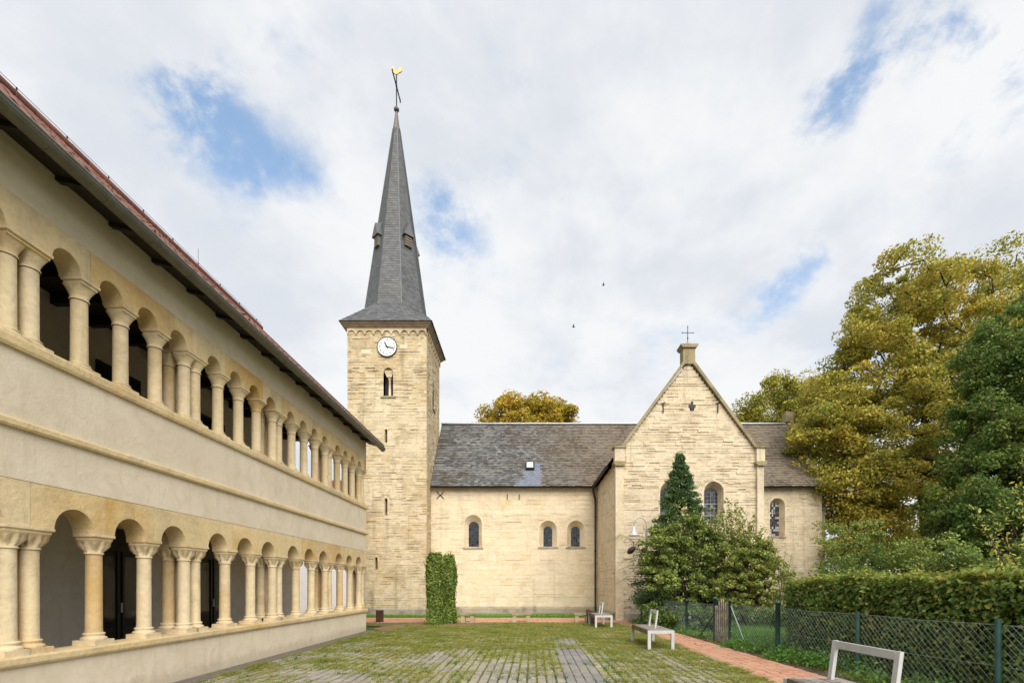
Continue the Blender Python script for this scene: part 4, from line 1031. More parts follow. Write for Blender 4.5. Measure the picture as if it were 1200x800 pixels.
# glazed doors and dark upper windows in the inner wall
for y in (7.42, 10.42, 13.42, 16.42):
    dr = ab(MB().box(-IL, -IL+.03, y-.62, y+.62, .12, 2.78), 'door', 'black_paint')
    for s_ in (-1, 1):
        MB().add([(-IL+.034, y+s_*.31-.22, .75), (-IL+.034, y+s_*.31+.22, .75), (-IL+.034, y+s_*.31+.22, 2.2), (-IL+.034, y+s_*.31-.22, 2.2)], [(0,1,2,3)]).build('pane', 'glass', dr)
        MB().box(-IL+.03, -IL+.06, y+s_*.31-.27, y+s_*.31-.22, .3, 2.3).build('door_frame', 'black_paint', dr); MB().box(-IL+.03, -IL+.06, y+s_*.31+.22, y+s_*.31+.27, .3, 2.3).build('door_frame', 'black_paint', dr)
    MB().box(-IL+.03, -IL+.08, y-.02, y+.02, 1.05, 1.25).build('handle', 'galv', dr)
    wn = ab(MB().box(-IL, -IL+.04, y-.55, y+.55, 4.6, 6.05), 'gallery_window', 'black_paint')
    MB().add([(-IL+.044, y-.47, 4.68), (-IL+.044, y+.47, 4.68), (-IL+.044, y+.47, 5.97), (-IL+.044, y-.47, 5.97)], [(0,1,2,3)]).build('pane', 'glass', wn)
    MB().box(-IL+.04, -IL+.07, y-.025, y+.025, 4.68, 5.97).build('mullion', 'black_paint', wn)
# eaves, gutter, roof
EL, EZ2 = 5.52, 6.70
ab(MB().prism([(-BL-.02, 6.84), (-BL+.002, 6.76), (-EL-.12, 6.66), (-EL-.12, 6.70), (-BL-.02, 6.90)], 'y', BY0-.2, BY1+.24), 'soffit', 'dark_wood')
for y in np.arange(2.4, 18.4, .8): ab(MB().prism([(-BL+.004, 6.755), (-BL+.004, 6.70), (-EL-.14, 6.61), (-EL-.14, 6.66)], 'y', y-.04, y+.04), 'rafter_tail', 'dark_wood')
ab(MB().box(-EL-.12, -EL-.10, BY0-.2, BY1+.26, 6.63, 6.71), 'fascia', 'brown_wood')
gt = half_gutter((-EL+.02, BY0-.2, 6.61), (-EL+.02, BY1+.28, 6.61), .10)
gut = ab(gt, 'gutter', 'gutter_paint')
MB().tube([(-EL+.117, BY0-.2, 6.612), (-EL+.117, BY1+.28, 6.612)], .015, 8).build('gutter_bead', 'zinc', gut)
for y in np.arange(2.6, 18.4, .78): half_gutter((-EL+.02, y-.012, 6.61), (-EL+.02, y+.012, 6.61), .106).build('gutter_bracket', 'gutter_paint', gut)
MB().lathe([(.10, 0), (.10, .01)], (0,0,0), 14).build('gutter_end', 'zinc', gut).matrix_local = Matrix.Translation((-EL+.02, BY1+.28, 6.59)) @ Matrix.Rotation(R(90), 4, 'X')
rf = MB(); sl_ = (RZ2-EZ2)/(RL-EL)
rf.add([(-EL, BY0-.3, EZ2), (-EL, BY1+.25, EZ2), (-RL, BY1+.25, RZ2), (-RL, BY0-.3, RZ2), (-RL-4.6, BY1+.25, EZ2-.1), (-RL-4.6, BY0-.3, EZ2-.1)], [(0,1,2,3), (3,2,4,5)])
rfo = ab(rf, 'roof', 'tile_red', fixn=False)
tl = MB(); dv = Vector((-(RL-EL), 0, RZ2-EZ2)); H = dv.length; dv /= H; nv = Vector((dv.z, 0, -dv.x))
rows = int(H/.33); rw = H/rows
for i in range(rows):
    for j in range(int((BY1+.55-BY0)/.22)):
        y = BY0-.3+j*.22; p = Vector((-EL, y, EZ2))+dv*(i*rw); q = p+dv*(rw*1.15); lf = .030+random.uniform(-.004, .004)
        V = []
        for base, l in ((p, lf), (q, .015)):
            for yy, b in ((0, .0), (.055, .016), (.11, .006), (.16, -.002), (.215, 0)): V.append(base+Vector((0, yy, 0))+nv*(l+b))
        V += [p+Vector((0, yy, 0)) for yy in (0, .055, .11, .16, .215)]
        tl.add(V, [(k, k+1, 5+k+1, 5+k) for k in range(4)]+[(10+k, 11+k, k+1, k) for k in range(4)])
stuff(tl.build('roof_tiles', 'tile_red', rfo, fixn=False))
rt = MB()
for y in np.arange(BY0-.3, BY1+.2, .40): rt.tube([(-RL, y, RZ2+.03), (-RL, y+.42, RZ2+.045)], [.12, .105], 10)
rt.build('ridge_tiles', 'tile_red', rfo)
lc = MB(); 
for y in np.arange(BY0, BY1, 1.05): lc.beam((-RL+.06, y, RZ2+.06), (-RL+.06, y, RZ2+.19), .02, .02)
lc.tube([(-RL+.06, BY0-.3, RZ2+.18), (-RL+.06, BY1+.2, RZ2+.18)], .006, 5); lc.tube([(-RL+.06, 14.9, RZ2+.2), (-RL+.06, 14.9, RZ2+.6)], .005, 5)
lc.build('lightning_wire', 'iron', rfo)
vb = MB(); vb.beam((-EL+.02, BY1+.24, EZ2-.06), (-RL, BY1+.24, RZ2-.06), .03, .2); ab(vb, 'verge_board', 'dark_wood')

# ------------------------------------------------------------------ benches
def make_bench():
    b = empty('park_bench'); L, Wd, H = 2.0, .66, .485; s_ = .075
    fr = MB()
    for y in (.0, L-s_): fr.box(-Wd/2+s_, Wd/2-s_, y+.002, y+s_-.002, H-.075, H-.002)
    fr.box(-Wd/2+.06, -Wd/2+.11, s_, L-s_, H-.10, H-.045); fr.box(Wd/2-.11, Wd/2-.06, s_, L-s_, H-.10, H-.045)
    fr.build('frame', 'bench_metal', b)
    for x in (-Wd/2, Wd/2-s_):
        for y in (0, L-s_): MB().box(x, x+s_, y, y+s_, 0, H).build('leg', 'bench_metal', b)
    n = 7; w_ = Wd/n
    for k in range(n):
        x = -Wd/2+k*w_
        h_ = random.uniform(.0, .004)
        MB().box(x+.004, x+w_-.004, s_+.004, L-s_-.004, H-.045, H+.006+h_).build('slat', 'plank_wood' if k in (0,) else ('grey_wood'), b)
    MB().box(-Wd/2-.004, -Wd/2+.02, s_+.004, L-s_-.004, H-.10, H-.047).build('side_rail', 'plank_wood', b)
    return b
def backrest(b, y0, y1, x, h=.46):
    m = MB(); t = .07; z0 = .492
    for y in (y0, y1): m.add([(x-.02, y-t/2, z0), (x+.02, y-t/2, z0), (x+.02, y+t/2, z0), (x-.02, y+t/2, z0), (x+.04, y-t/2, z0+h), (x+.08, y-t/2, z0+h), (x+.08, y+t/2, z0+h), (x+.04, y+t/2, z0+h)], [(0,3,2,1), (4,5,6,7), (0,1,5,4), (1,2,6,5), (2,3,7,6), (3,0,4,7)])
    m.beam((x+.052, y0+t/2, z0+h-.045), (x+.052, y1-t/2, z0+h-.045), .035, .085)
    m.build('backrest', 'bench_metal', b)
BG = 'metal and timber benches in a row beside the red path'
bp = make_bench()
for i, (x, y, y0, y1, lab) in enumerate(((3.40, 12.55, .70, 1.35, 'pale metal bench on the mossy paving facing the garden gate'), (3.47, 4.12, .85, 1.87, 'pale metal bench with weathered slats beside the beech hedge and wire fence'), (2.98, 19.0, .75, 1.4, 'pale metal bench at the far end of the court beside a rusty bin'))):
    o = bp if i == 0 else copy_tree(bp); o.location = (x, y, 0); tag(o, lab, 'bench', BG)
for o, (y0, y1) in zip([x for x in COL.objects if x.name.startswith('park_bench')], ((.70, 1.35), (.85, 1.87), (.75, 1.4))): backrest(o, y0, y1, .03 if y0 != .85 else .17)
# stone benches along the red path
def stone_bench(x0, x1, d, h, lab, slab=.09):
    b = empty('stone_bench', ((x0+x1)/2, d, 0)); hw = (x1-x0)/2
    s_ = MB(); n = 7; top = []
    pr = [(-hw-.02, h-slab), (-hw*.5, h-slab-.015), (hw*.4, h-slab+.01), (hw+.02, h-slab), (hw+.03, h-.02), (hw*.5, h+.005), (0, h-.012), (-hw*.6, h), (-hw-.03, h-.025)]
    s_.prism(pr, 'y', -.2, .2); s_.build('slab', 'stone_dark', b)
    for sx in (-1, 1):
        a = sx*(hw-.10); MB().prism([(a-.09, -.03), (a+.09, -.03), (a+.07, h-slab-.005), (a-.08, h-slab-.005)], 'y', -.16, .16).build('support', 'stone_bench', b)
    tag(b, lab, 'bench', 'low stone benches along the red path')
stone_bench(-2.82, -2.22, 22.3, .40, 'small stone bench beside the clipped hornbeam columns')
stone_bench(-.55, .25, 22.3, .40, 'low weathered stone bench standing alone in the middle of the red path edge')
stone_bench(2.20, 2.86, 22.3, .40, 'low weathered stone bench next to the rusty bin')
stone_bench(3.55, 4.15, 23.6, .36, 'low stone bench close to the foot of the church downpipe')
# rusty steel pieces
def rusty(name, x, d, w_, h, lab, cat, lid=False):
    b = empty(name, (x, d, 0)); m = MB().box(-w_/2, w_/2, -w_/2, w_/2, -.03, h); m.build('body', 'rust', b)
    if lid: MB().prism([(-w_/2-.03, h), (w_/2+.16, h-.0), (w_/2+.16, h+.05), (-w_/2+.05, h+.17), (-w_/2-.03, h+.17)], 'y', -w_/2-.02, w_/2+.02).build('lid', 'rust', b)
    else: MB().box(-w_/2-.008, w_/2+.008, -w_/2-.008, w_/2+.008, h, h+.02).build('cap', 'rust', b)
    tag(b, lab, cat)
rusty('steel_bollard', -6.44, 22.35, .27, .50, 'rusty square steel bollard on the path by the arcade end', 'bollard')
rusty('litter_bin', 2.85, 21.6, .34, .40, 'rusty steel bin with sloping lid behind the far bench', 'bin', True)

# ------------------------------------------------------------------ lamp post
lp = empty('street_lamp', (5.07, 21.0, 0)); tag(lp, 'grey swan neck street lamp rising out of the shrub', 'street lamp')
MB().lathe([(.075, -.03), (.075, .9), (.055, .95), (.045, 3.9)], (0,0,0), 12).build('pole', 'galv', lp)
pts = [(0, 0, 3.85), (0, 0, 4.05)]+[(-.26+.26*math.cos(a), 0, 4.10+.34*math.sin(a)) for a in np.linspace(0, math.pi, 12)]+[(-.52, 0, 4.0)]
MB().tube(pts, .024, 8).build('neck', 'galv', lp)
MB().lathe([(.03, .16), (.07, .15), (.085, .02), (.10, -.02), (.13, -.12), (.24, -.22), (.245, -.235), (.20, -.225), (.05, -.1)], (-.52, 0, 3.92), 20).build('lamp_shade', 'bench_metal', lp)
MB().lathe([(.02, -.12), (.07, -.16), (.06, -.22), (.01, -.25)], (-.52, 0, 3.92), 12).build('bulb', 'white_paint', lp)
so = empty('spotlight', (4.36, 20.6, 3.05)); tag(so, 'dark oval fitting among bare twigs beside the swan neck lamp', 'spotlight')
m = MB().lathe([(.01, -.20), (.07, -.17), (.11, -.08), (.12, .02), (.10, .12), (.05, .19), (.01, .20)], (0,0,0), 14); ho = m.build('housing', 'dark_object', so); ho.rotation_euler = (0, R(52), 0)
MB().tube([(.1, 0, .05), (.4, .2, .03), (.70, .39, .06)], .015, 6).build('bracket', 'dark_object', so)

# ------------------------------------------------------------------ wire fence and gate
def fx(d): return 6.69-.0768*d
fence = empty('wire_fence', (fx(15), 15, 0)); tag(fence, 'dark green chain link fence with steel posts along the red path', 'fence')
FO = Vector((fx(15), 15, 0))
def fb(mb, name, mat): return mb.build(name, mat, fence, tuple(-FO))
posts = [4.1, 6.58, 9.07, 11.55, 13.83, 14.71, 16.81, 19.2, 21.7, 24.2]
for i, d in enumerate(posts):
    h = (1.17, 1.17, 1.14, 1.2, 1.18, 1.22, 1.10, 1.12, 1.12, 1.10)[i]; thick = d in (11.55, 14.71); r = .052 if thick else .036
    m = MB().lathe([(r, -.03), (r, h), (r*1.25, h), (r*1.25, h+.03), (r*.7, h+.055), (.01, h+.065)] if thick or d > 12 else [(r, -.03), (r, h)], (fx(d), d, 0), 12)
    fb(m, 'post', 'fence_green')
fb(MB().tube([(fx(13.83)+.02, 13.8, 1.05), (fx(13.0), 13.0, .1)], .015, 8), 'brace', 'wire')
fb(MB().tube([(fx(14.71), 14.75, .8), (fx(15.8), 15.8, .0)], .02, 8), 'brace', 'fence_green')
fb(MB().lathe([(.036, -.03), (.036, 1.1)], (5.40, 24.25, 0), 10), 'post', 'fence_green')
fb(MB().tube([(fx(24.2), 24.2, .85), (5.38, 24.22, .15)], .02, 8), 'brace', 'fence_green')
def mesh_span(pa, pb, h, lab=None, cell=.062, sag=.02):
    pa, pb = Vector(pa), Vector(pb); L = (pb-pa).length; dr_ = (pb-pa)/L; z0 = .04; hh = h-z0; V = []; Fc = []; mb = MB()
    nd = Vector((-dr_.y, dr_.x, 0)); s_ = -hh
    rr_ = .0022
    while s_ < L:
        for sg in (1, -1):
            a0, z_a, a1, z_b = (s_, z0, s_+hh, h) if sg > 0 else (s_+hh, z0, s_, h)
            # clip to 0..L
            def cl(a, z, a2, z2):
                if a < 0: t = (0-a)/(a2-a); return 0.0, z+(z2-z)*t
                if a > L: t = (L-a)/(a2-a); return L, z+(z2-z)*t
                return a, z
            if max(a0, a1) <= 0 or min(a0, a1) >= L: continue
            p, pz = cl(a0, z_a, a1, z_b); q, qz_ = cl(a1, z_b, a0, z_a)
            mid = (p+q)/2; dz = lambda a: -sag*4*(a/L)*(1-a/L)
            A = pa+dr_*p+nd*.003*sg; B = pa+dr_*q+nd*.003*sg; A.z = pz+dz(p)*(pz/h); B.z = qz_+dz(q)*(qz_/h)
            if (B-A).length > .03: mb.tube([A, (A+B)/2+nd*random.uniform(-.012, .012), B], rr_, 3, False)
        s_ += cell
    stuff(fb(mb, 'wire_mesh', 'wire'))
    m = MB()
    for z in (h, h*.5, .08): m.tube([pa+Vector((0,0,z)), (pa+pb)/2+Vector((0,0,z-sag)), pb+Vector((0,0,z))], .004, 4)
    fb(m, 'tension_wire', 'wire')
for i in range(len(posts)-1):
    if posts[i] == 13.83: continue
    mesh_span((fx(posts[i])+.04, posts[i]+.04, 0), (fx(posts[i+1])+.04, posts[i+1]-.04, 0), 1.06 if i > 3 else 1.09, cell=.105 if posts[i] < 12 else .12)
mesh_span((fx(24.2), 24.2, 0), (5.4, 24.25, 0), 1.0, cell=.085)
gate = empty('garden_gate', (fx(14.27), 14.27, 0), math.atan2(-1, .0768)+math.pi); tag(gate, 'grey picket gate with pointed middle bars between green fence posts', 'gate')
gm = MB(); gl = .80
for k, t in enumerate(np.linspace(-gl/2+.08, gl/2-.08, 6)):
    h = 1.0+.28*(1-abs(t)/(gl/2))**1.2
    m = MB().prism([(t-.026, .18), (t+.026, .18), (t+.026, h-.06), (t, h), (t-.026, h-.06)], 'y', -.012, .012); m.build('picket', 'grey_wood', gate)
for z in (.26, .92): MB().box(-gl/2, gl/2, -.03, -.012, z-.025, z+.025).build('rail', 'grey_wood', gate)
MB().box(-gl/2, gl/2, -.02, .02, .0, .20).build('kick_board', 'grey_wood', gate)
MB().box(-.09, .09, -.012, -.007, .45, .76).build('gate_plate', 'galv', gate)
for sx in (-1, 1): MB().box(sx*gl/2-.03, sx*gl/2+.03, -.03, .03, -.03, 1.02).build('stile', 'grey_wood', gate)
for b_ in (W(672, 383, 55), W(707, 334, 60)):
    br = MB(); br.tube([b_+Vector((-.16, 0, 0)), b_+Vector((-.05, 0, .02)), b_+Vector((.08, 0, .01)), b_+Vector((.2, 0, 0))], [.015, .05, .05, .01], 6)
    for s_ in (-1, 1): br.add([b_+Vector((-.06, 0, .02)), b_+Vector((.08, 0, .02)), b_+Vector((.10+.05*s_, s_*.22, .14)), b_+Vector((.02, s_*.45, .10)), b_+Vector((-.05, s_*.25, .12))], [(0,1,2,3,4)])
    tag(br.build('bird', 'bird'), 'small dark bird flying against the clouds', 'bird', 'birds in the sky')

# ------------------------------------------------------------------ vegetation
def limb_mesh(base, top, puffs, r_trunk, rng, tip=.012, curve=.12, fork=.35):
    """trunk plus limbs that reach every leaf clump; pipe-model radii"""
    nodes = [np.array(base, float)]; par = [-1]; n_t = 6
    for i in range(1, n_t+1):
        t = i/n_t; p = np.array(base)*(1-t)+np.array(top)*t; p[:2] += rng.normal(size=2)*r_trunk*.35; nodes.append(p); par.append(len(nodes)-2)
    order = np.argsort([np.linalg.norm(p-np.array(top))+.4*abs(p[2]-top[2]) for p in puffs])
    for k in order:
        p = np.array(puffs[k]); N = np.array(nodes[2:]); dd = np.linalg.norm(N-p, axis=1)+np.maximum(0, N[:, 2]-p[2]+.3)*1.2
        j = int(np.argmin(dd))+2; a = nodes[j]; L = np.linalg.norm(p-a); last = j
        m = max(1, int(L/1.2))
        for i in range(1, m+1):
            t = i/m; q = a*(1-t)+p*t; q[2] += curve*L*math.sin(math.pi*t)*.35
            if i < m: q = q+rng.normal(size=3)*.06*L/m
            nodes.append(q); par.append(last); last = len(nodes)-1
    n = len(nodes); ar = np.zeros(n); kids = np.zeros(n, int)
    for i in range(n): 
        if par[i] >= 0: kids[par[i]] += 1
    for i in range(n-1, -1, -1):
        if kids[i] == 0: ar[i] = tip**2.3
        if par[i] >= 0: ar[par[i]] += ar[i]
    rad = ar**(1/2.3); sc = r_trunk/rad[0]
    rad = np.maximum(rad*min(sc, 3.0) if sc > 1 else rad*sc, tip*.6)
    mb = MB()
    for i in range(1, n):
        a, b = nodes[par[i]], nodes[i]
        if np.linalg.norm(a-b) < 1e-4: continue
        mb.tube([a, b], [min(rad[par[i]], rad[i]*1.5) if par[i] > 6 else rad[par[i]], rad[i]], 7 if rad[i] > .05 else 4, False)
    return mb
def sample_env(env, n, rng, shell=.5):
    """points in a union of ellipsoids (cx,cy,cz,rx,ry,rz), biased to the outside"""
    vol = np.array([e[3]*e[4]*e[5] for e in env])**.75; vol /= vol.sum(); out = []
    while len(out) < n:
        e = env[rng.choice(len(env), p=vol)]; v = rng.normal(size=3); v /= np.linalg.norm(v); r = rng.uniform(shell**3, 1)**(1/3)
        out.append(np.array(e[:3])+v*r*np.array(e[3:]))
    return np.array(out)
def leaf_clumps(puffs, rad, per, size, rng, flat=.65, up=.35, centre=None, droop=0.0, aspect=.55):
    P = []; Nn = []
    for p in puffs:
        r = rad*rng.uniform(.6, 1.3); m = int(per*rng.uniform(.7, 1.3)); v = rng.normal(size=(m, 3)); v /= np.linalg.norm(v, axis=1, keepdims=True)
        rr_ = rng.uniform(.15, 1, m)**.5*r; q = v*rr_[:, None]; q[:, 2] *= flat
        P.append(p+q); Nn.append(v)
    P = np.concatenate(P); Nn = np.concatenate(Nn)
    return leaf_quads(P, np.full(len(P), size), up, aspect, Nn*.5, rng, droop), P
def tree(name, base, top, env, npuff, rad, per, size, mat, r_trunk, seed, label, cat='tree', group=None, shell=.45, tip=.012, flat=.65, extra=None, up=.35, zmin=None):
    rng = np.random.default_rng(seed); t = empty(name, tuple(base)); O = np.array(base, float)
    puffs = sample_env(env, npuff, rng, shell)
    if zmin is not None: puffs = puffs[puffs[:, 2] > zmin]
    mb = limb_mesh(base, top, puffs[rng.permutation(len(puffs))[:max(12, int(len(puffs)*.6))]], r_trunk, rng, tip)
    mb.build('trunk', 'bark', t, tuple(-O), fixn=False)
    V, _ = leaf_clumps(puffs, rad, per, size, rng, flat, up)
    link_mesh('crown', np_mesh('crown', V, 4), t, mat, tuple(-O))
    return tag(t, label, cat, group)
def e(px, py, d, rpx, rpy, ry=None):
    c = W(px, py, d); k = d/F; return (c.x, c.y, c.z, rpx*k, ry if ry else rpx*k, rpy*k)
# the big yellowing linden right of the chancel
D = 31.0
b = W(1083, 686, D); 
tree('linden_tree', (b.x, D, -.05), tuple(W(1080, 470, D)),
     [e(1060, 345, D, 52, 48), e(1110, 370, D+1, 55, 70), e(1020, 430, D, 50, 60, 3.0), e(985, 505, D-.5, 42, 48, 2.6), e(1050, 500, D, 70, 70, 4.2), e(1120, 480, D, 60, 90, 4.0), e(1010, 565, D-1, 58, 36, 2.8), e(1075, 570, D, 55, 40, 3.5), e(1000, 395, D, 25, 28, 1.6), e(1000, 612, D-1.5, 30, 36, 2.0), e(1040, 620, D-1, 26, 30, 2.0), e(992, 575, D-1.5, 34, 38, 2.0), e(990, 645, D-2, 22, 36, 1.8), e(962, 520, D-1, 30, 40, 2.0), e(972, 468, D-.5, 30, 34, 2.0)],
     620, .90, 270, .17, 'leaf_linden', .42, 11, 'tall yellowing linden tree beside the chancel with visible dark limbs', shell=.58, flat=.52)
D = 36.0; b = W(1190, 686, D)
tree('linden_tree', (b.x, D, -.05), tuple(W(1190, 450, D)), [e(1185, 330, D, 50, 50), e(1235, 380, D, 60, 80), e(1175, 420, D, 45, 70), e(1240, 500, D, 60, 80)],
     170, 1.2, 240, .21, 'leaf_yellowgreen', .40, 12, 'tall olive green tree rising behind the dark green tree', shell=.5)
D = 23.0; b = W(1185, 686, D)
tree('dark_tree', (b.x, D, -.05), tuple(W(1180, 530, D)), [e(1185, 440, D, 42, 62, 2.4), e(1160, 500, D, 45, 60, 2.5), e(1150, 575, D, 50, 55, 2.5), e(1215, 540, D, 55, 90, 3), e(1180, 620, D-1, 75, 45, 3), e(1200, 385, D, 36, 45), e(1165, 420, D, 30, 40), e(1130, 600, D-1, 30, 40, 2)],
     380, .62, 230, .14, 'leaf_dark', .32, 13, 'dense dark green tree behind the beech hedge', shell=.5, flat=.75)
# trees behind the church
D = 58.0; b = W(622, 686, D)
tree('autumn_tree', (b.x, D, -.05), tuple(W(622, 560, D)), [e(605, 497, D, 40, 32), e(640, 490, D, 34, 25), e(665, 500, D, 20, 28), e(575, 503, D, 20, 22), e(620, 530, D, 60, 40)],
     240, 1.15, 280, .27, 'leaf_gold', .5, 14, 'golden autumn tree crown showing above the nave ridge', shell=.5)
D = 50.0; b = W(915, 686, D)
tree('olive_tree', (b.x, D, -.05), tuple(W(915, 560, D)), [e(905, 475, D, 34, 30), e(945, 478, D, 32, 36), e(880, 490, D, 18, 16), e(960, 520, D, 40, 50), e(915, 530, D, 50, 45), e(870, 500, D, 16, 16), e(925, 462, D, 30, 26), e(950, 500, D, 30, 40)],
     260, 1.1, 230, .22, 'leaf_yellowgreen', .45, 15, 'olive green tree behind the chancel roof ridge', shell=.5)
D = 44.0
for i, (px, py, rx, ry_, sd) in enumerate(((1060, 645, 40, 26, 1), (1130, 640, 50, 35, 2), (1010, 640, 40, 30, 3), (1190, 640, 50, 40, 4))):
    b = W(px, 686, D)
    tree('background_bush', (b.x, D+i, -.05), (b.x, D+i, 1.2), [e(px, py, D+i, rx, ry_)], 40, .9, 170, .2, 'leaf_dark' if i % 2 else 'leaf_yellowgreen', .15, 40+sd, 'leafy bush filling the gap below the linden branches', 'bush', 'bushes below the linden', shell=.3)
# undergrowth in front of chancel end
for i, (px, py, d, rx, ry_, mt) in enumerate(((995, 632, 25, 36, 40, 'leaf_shrub'), (1045, 655, 22, 40, 24, 'leaf_dark'), (1100, 650, 20, 45, 24, 'leaf_shrub'), (1160, 655, 18, 50, 24, 'leaf_dark'), (985, 672, 20, 26, 18, 'leaf_dark'))):
    b = W(px, 686, d)
    tree('bush', (b.x, d, -.05), (b.x, d, .8), [e(px, py, d, rx, ry_), e(px+6, py+26, d, rx*.9, 30)], 46, .42, 150, .10, mt, .08, 60+i,
         ['fresh green bush at the chancel corner', 'dark bush behind the beech hedge near the chancel', 'light green bush behind the middle of the beech hedge', 'dark bush behind the beech hedge under the dark tree', 'low dark bush at the hedge end beside the chancel'][i], 'bush', shell=.3, tip=.006)
# big mixed shrub in front of the transept, conifer behind it
D = 19.5
tree('shrub', (W(815, 686, D).x, D, -.05), tuple(W(815, 690, D)+Vector((0,0,.9))), [e(785, 645, D, 36, 34, 1.0), e(812, 632, D-.3, 38, 30, 1.0), e(848, 655, D, 34, 32, 1.0), e(795, 680, D-.3, 38, 28, 1.0), e(840, 685, D-.3, 40, 26, 1.0), e(773, 662, D, 18, 26, .8), e(790, 705, D, 36, 22, .9), e(835, 712, D-.4, 50, 20, .9)],
     380, .21, 110, .10, 'leaf_shrub', .07, 21, 'large light green shrub spreading over the wire fence beside the lamp', 'shrub', shell=.45, tip=.006, up=.5)
D = 18.2
tree('shrub', (W(890, 686, D).x, D, -.05), tuple(W(890, 690, D)+Vector((0,0,.6))), [e(880, 665, D, 32, 32, .9), e(905, 680, D, 24, 26, .8), e(862, 690, D, 30, 22, .8), e(885, 640, D, 20, 16, .6), e(880, 708, D, 40, 14, .8)],
     250, .20, 85, .09, 'leaf_shrub2', .06, 22, 'loose shrub with reddish tips between the conifer and the hedge', 'shrub', shell=.4, tip=.006, up=.4)
# dark understorey below the shrubs
for i, (px, d) in enumerate(((772, 18.6), (812, 18.0), (852, 17.4), (890, 16.8), (924, 16.0))):
    b = W(px, 686, d)
    tree('low_bush', (b.x, d, -.05), (b.x, d, .3), [(b.x, d, .45, .75, .5, .55), (b.x+.3, d, .3, .6, .5, .4)], 34, .22, 120, .08, 'leaf_dark', .03, 80+i, ['low dark bush at the foot of the lamp post behind the fence', 'low dark bush under the large light green shrub', 'low dark bush behind the picket gate', 'low dark bush beneath the reddish tipped shrub', 'low dark bush at the foot of the thin plant by the hedge end'][i], 'bush', 'low bushes under the shrubs', shell=.3, tip=.005)
# spiky upright shoots
def shoots(name, base_px, d, tips, label, mat, leaf=.085, seed=5, per=46):
    rng = np.random.default_rng(seed); b = W(base_px, 686, d); b.z = -.03; t = empty(name, tuple(b)); mb = MB(); P = []
    for (px, py, sp) in tips:
        a = Vector((b.x+rng.normal()*.15, d+rng.normal()*.2, 0)); q = W(px, py, d+rng.normal()*.3)
        pts = [a.lerp(q, s_)+Vector((0, 0, .35*math.sin(math.pi*s_)*sp)) for s_ in np.linspace(0, 1, 9)]
        mb.tube(pts, list(np.linspace(.022, .004, 9)), 5, False)
        for s_ in np.linspace(.45, 1.0, per):
            i = min(7, int(s_*8)); f = s_*8-i; c = pts[i].lerp(pts[i+1], f); P.append([c.x, c.y, c.z]); P.append([c.x, c.y, c.z]); P.append([c.x, c.y, c.z])
    P = np.array(P)+rng.normal(size=(len(P), 3))*np.array([.07, .07, .04])
    mb.build('stems', 'bark', t, tuple(-b), fixn=False)
    link_mesh('leaves', np_mesh('leaves', leaf_quads(P, np.full(len(P), leaf), .2, .35, None, rng), 4), t, mat, tuple(-b))
    return tag(t, label, 'shrub')
shoots('upright_shrub', 872, 19.0, [(852, 583, .3), (862, 588, .2), (872, 600, .2), (884, 603, .3), (893, 618, .4), (900, 630, .5), (845, 600, .2), (878, 620, .2), (866, 610, .1), (855, 615, .1), (888, 640, .4), (905, 645, .6), (848, 595, .2), (857, 600, .2), (867, 595, .2), (879, 610, .3), (896, 632, .4), (840, 612, .1), (870, 625, .1), (860, 630, .1)], 'tall shrub with long upright leafy shoots beside the conifer', 'leaf_shrub2', .13, 5, 60)
rs_ = np.random.default_rng(77)
shoots('leafy_shoots', 815, 19.0, [(px, py-rs_.uniform(8, 34), rs_.uniform(.1, .5)) for px, py in zip(np.linspace(756, 880, 26), [665, 655, 645, 640, 632, 628, 622, 618, 615, 612, 610, 610, 612, 612, 614, 618, 622, 625, 628, 630, 632, 636, 640, 645, 650, 655])], 'light green leafy shoots standing up out of the large shrub', 'leaf_shrub', .10, 15, 30)
shoots('upright_shrub', 915, 17.5, [(912, 650, .2), (920, 645, .3), (928, 648, .4), (932, 662, .5), (923, 665, .3), (930, 680, .4), (917, 670, .2)], 'thin reddish stemmed plant beside the hedge end', 'leaf_shrub2', .06, 6, 34)
# conifer
def conifer(px, d, ztop, rmax, label, seed):
    rng = np.random.default_rng(seed); b = W(px, 686, d); b.z = -.05; t = empty('conifer', tuple(b)); P = []; T = []
    lim = MB(); lim.tube([b, (b.x, d, ztop*.6), (b.x+.05, d, ztop-.1)], [.12, .06, .01], 8, False)
    for i in range(300):
        z = ztop*(1-rng.uniform(0, 1)**1.25*.9); k = (ztop-z)/ztop
        r = rmax*(k**.88)*rng.uniform(.78, 1.15)+.03; a = rng.uniform(0, 2*math.pi)
        tip = np.array([b.x+r*math.cos(a), d+r*math.sin(a), z-.10*r+.18*rng.uniform()]); root = np.array([b.x, d, z+.05])
        if i % 2 == 0: lim.tube([root, tip], [.012, .004], 3, False)
        m = int(110+380*k)
        s_ = rng.uniform(.35, 1.05, m)**.7; c = root+(tip-root)*s_[:, None]
        c += rng.normal(size=(m, 3))*np.array([.10, .10, .06])*(0.5+k); P.append(c); T.append(np.tile((tip-root)/np.linalg.norm(tip-root)*.9+np.array([0, 0, .5]), (m, 1)))
    P = np.concatenate(P); T = np.concatenate(T)+rng.normal(size=P.shape)*.45; T /= np.linalg.norm(T, axis=1, keepdims=True)
    N = np.cross(T, rng.normal(size=P.shape)); N /= np.linalg.norm(N, axis=1, keepdims=True); s_ = rng.uniform(.07, .14, len(P))[:, None]
    V = np.empty((len(P), 4, 3)); V[:, 0] = P-T*s_*.5; V[:, 1] = P+N*s_*.2; V[:, 2] = P+T*s_*.5; V[:, 3] = P-N*s_*.2
    lim.build('trunk', 'bark', t, tuple(-b), fixn=False); link_mesh('crown', np_mesh('crown', V.reshape(-1, 3), 4), t, 'leaf_conifer', tuple(-b))
    tag(t, label, 'conifer')
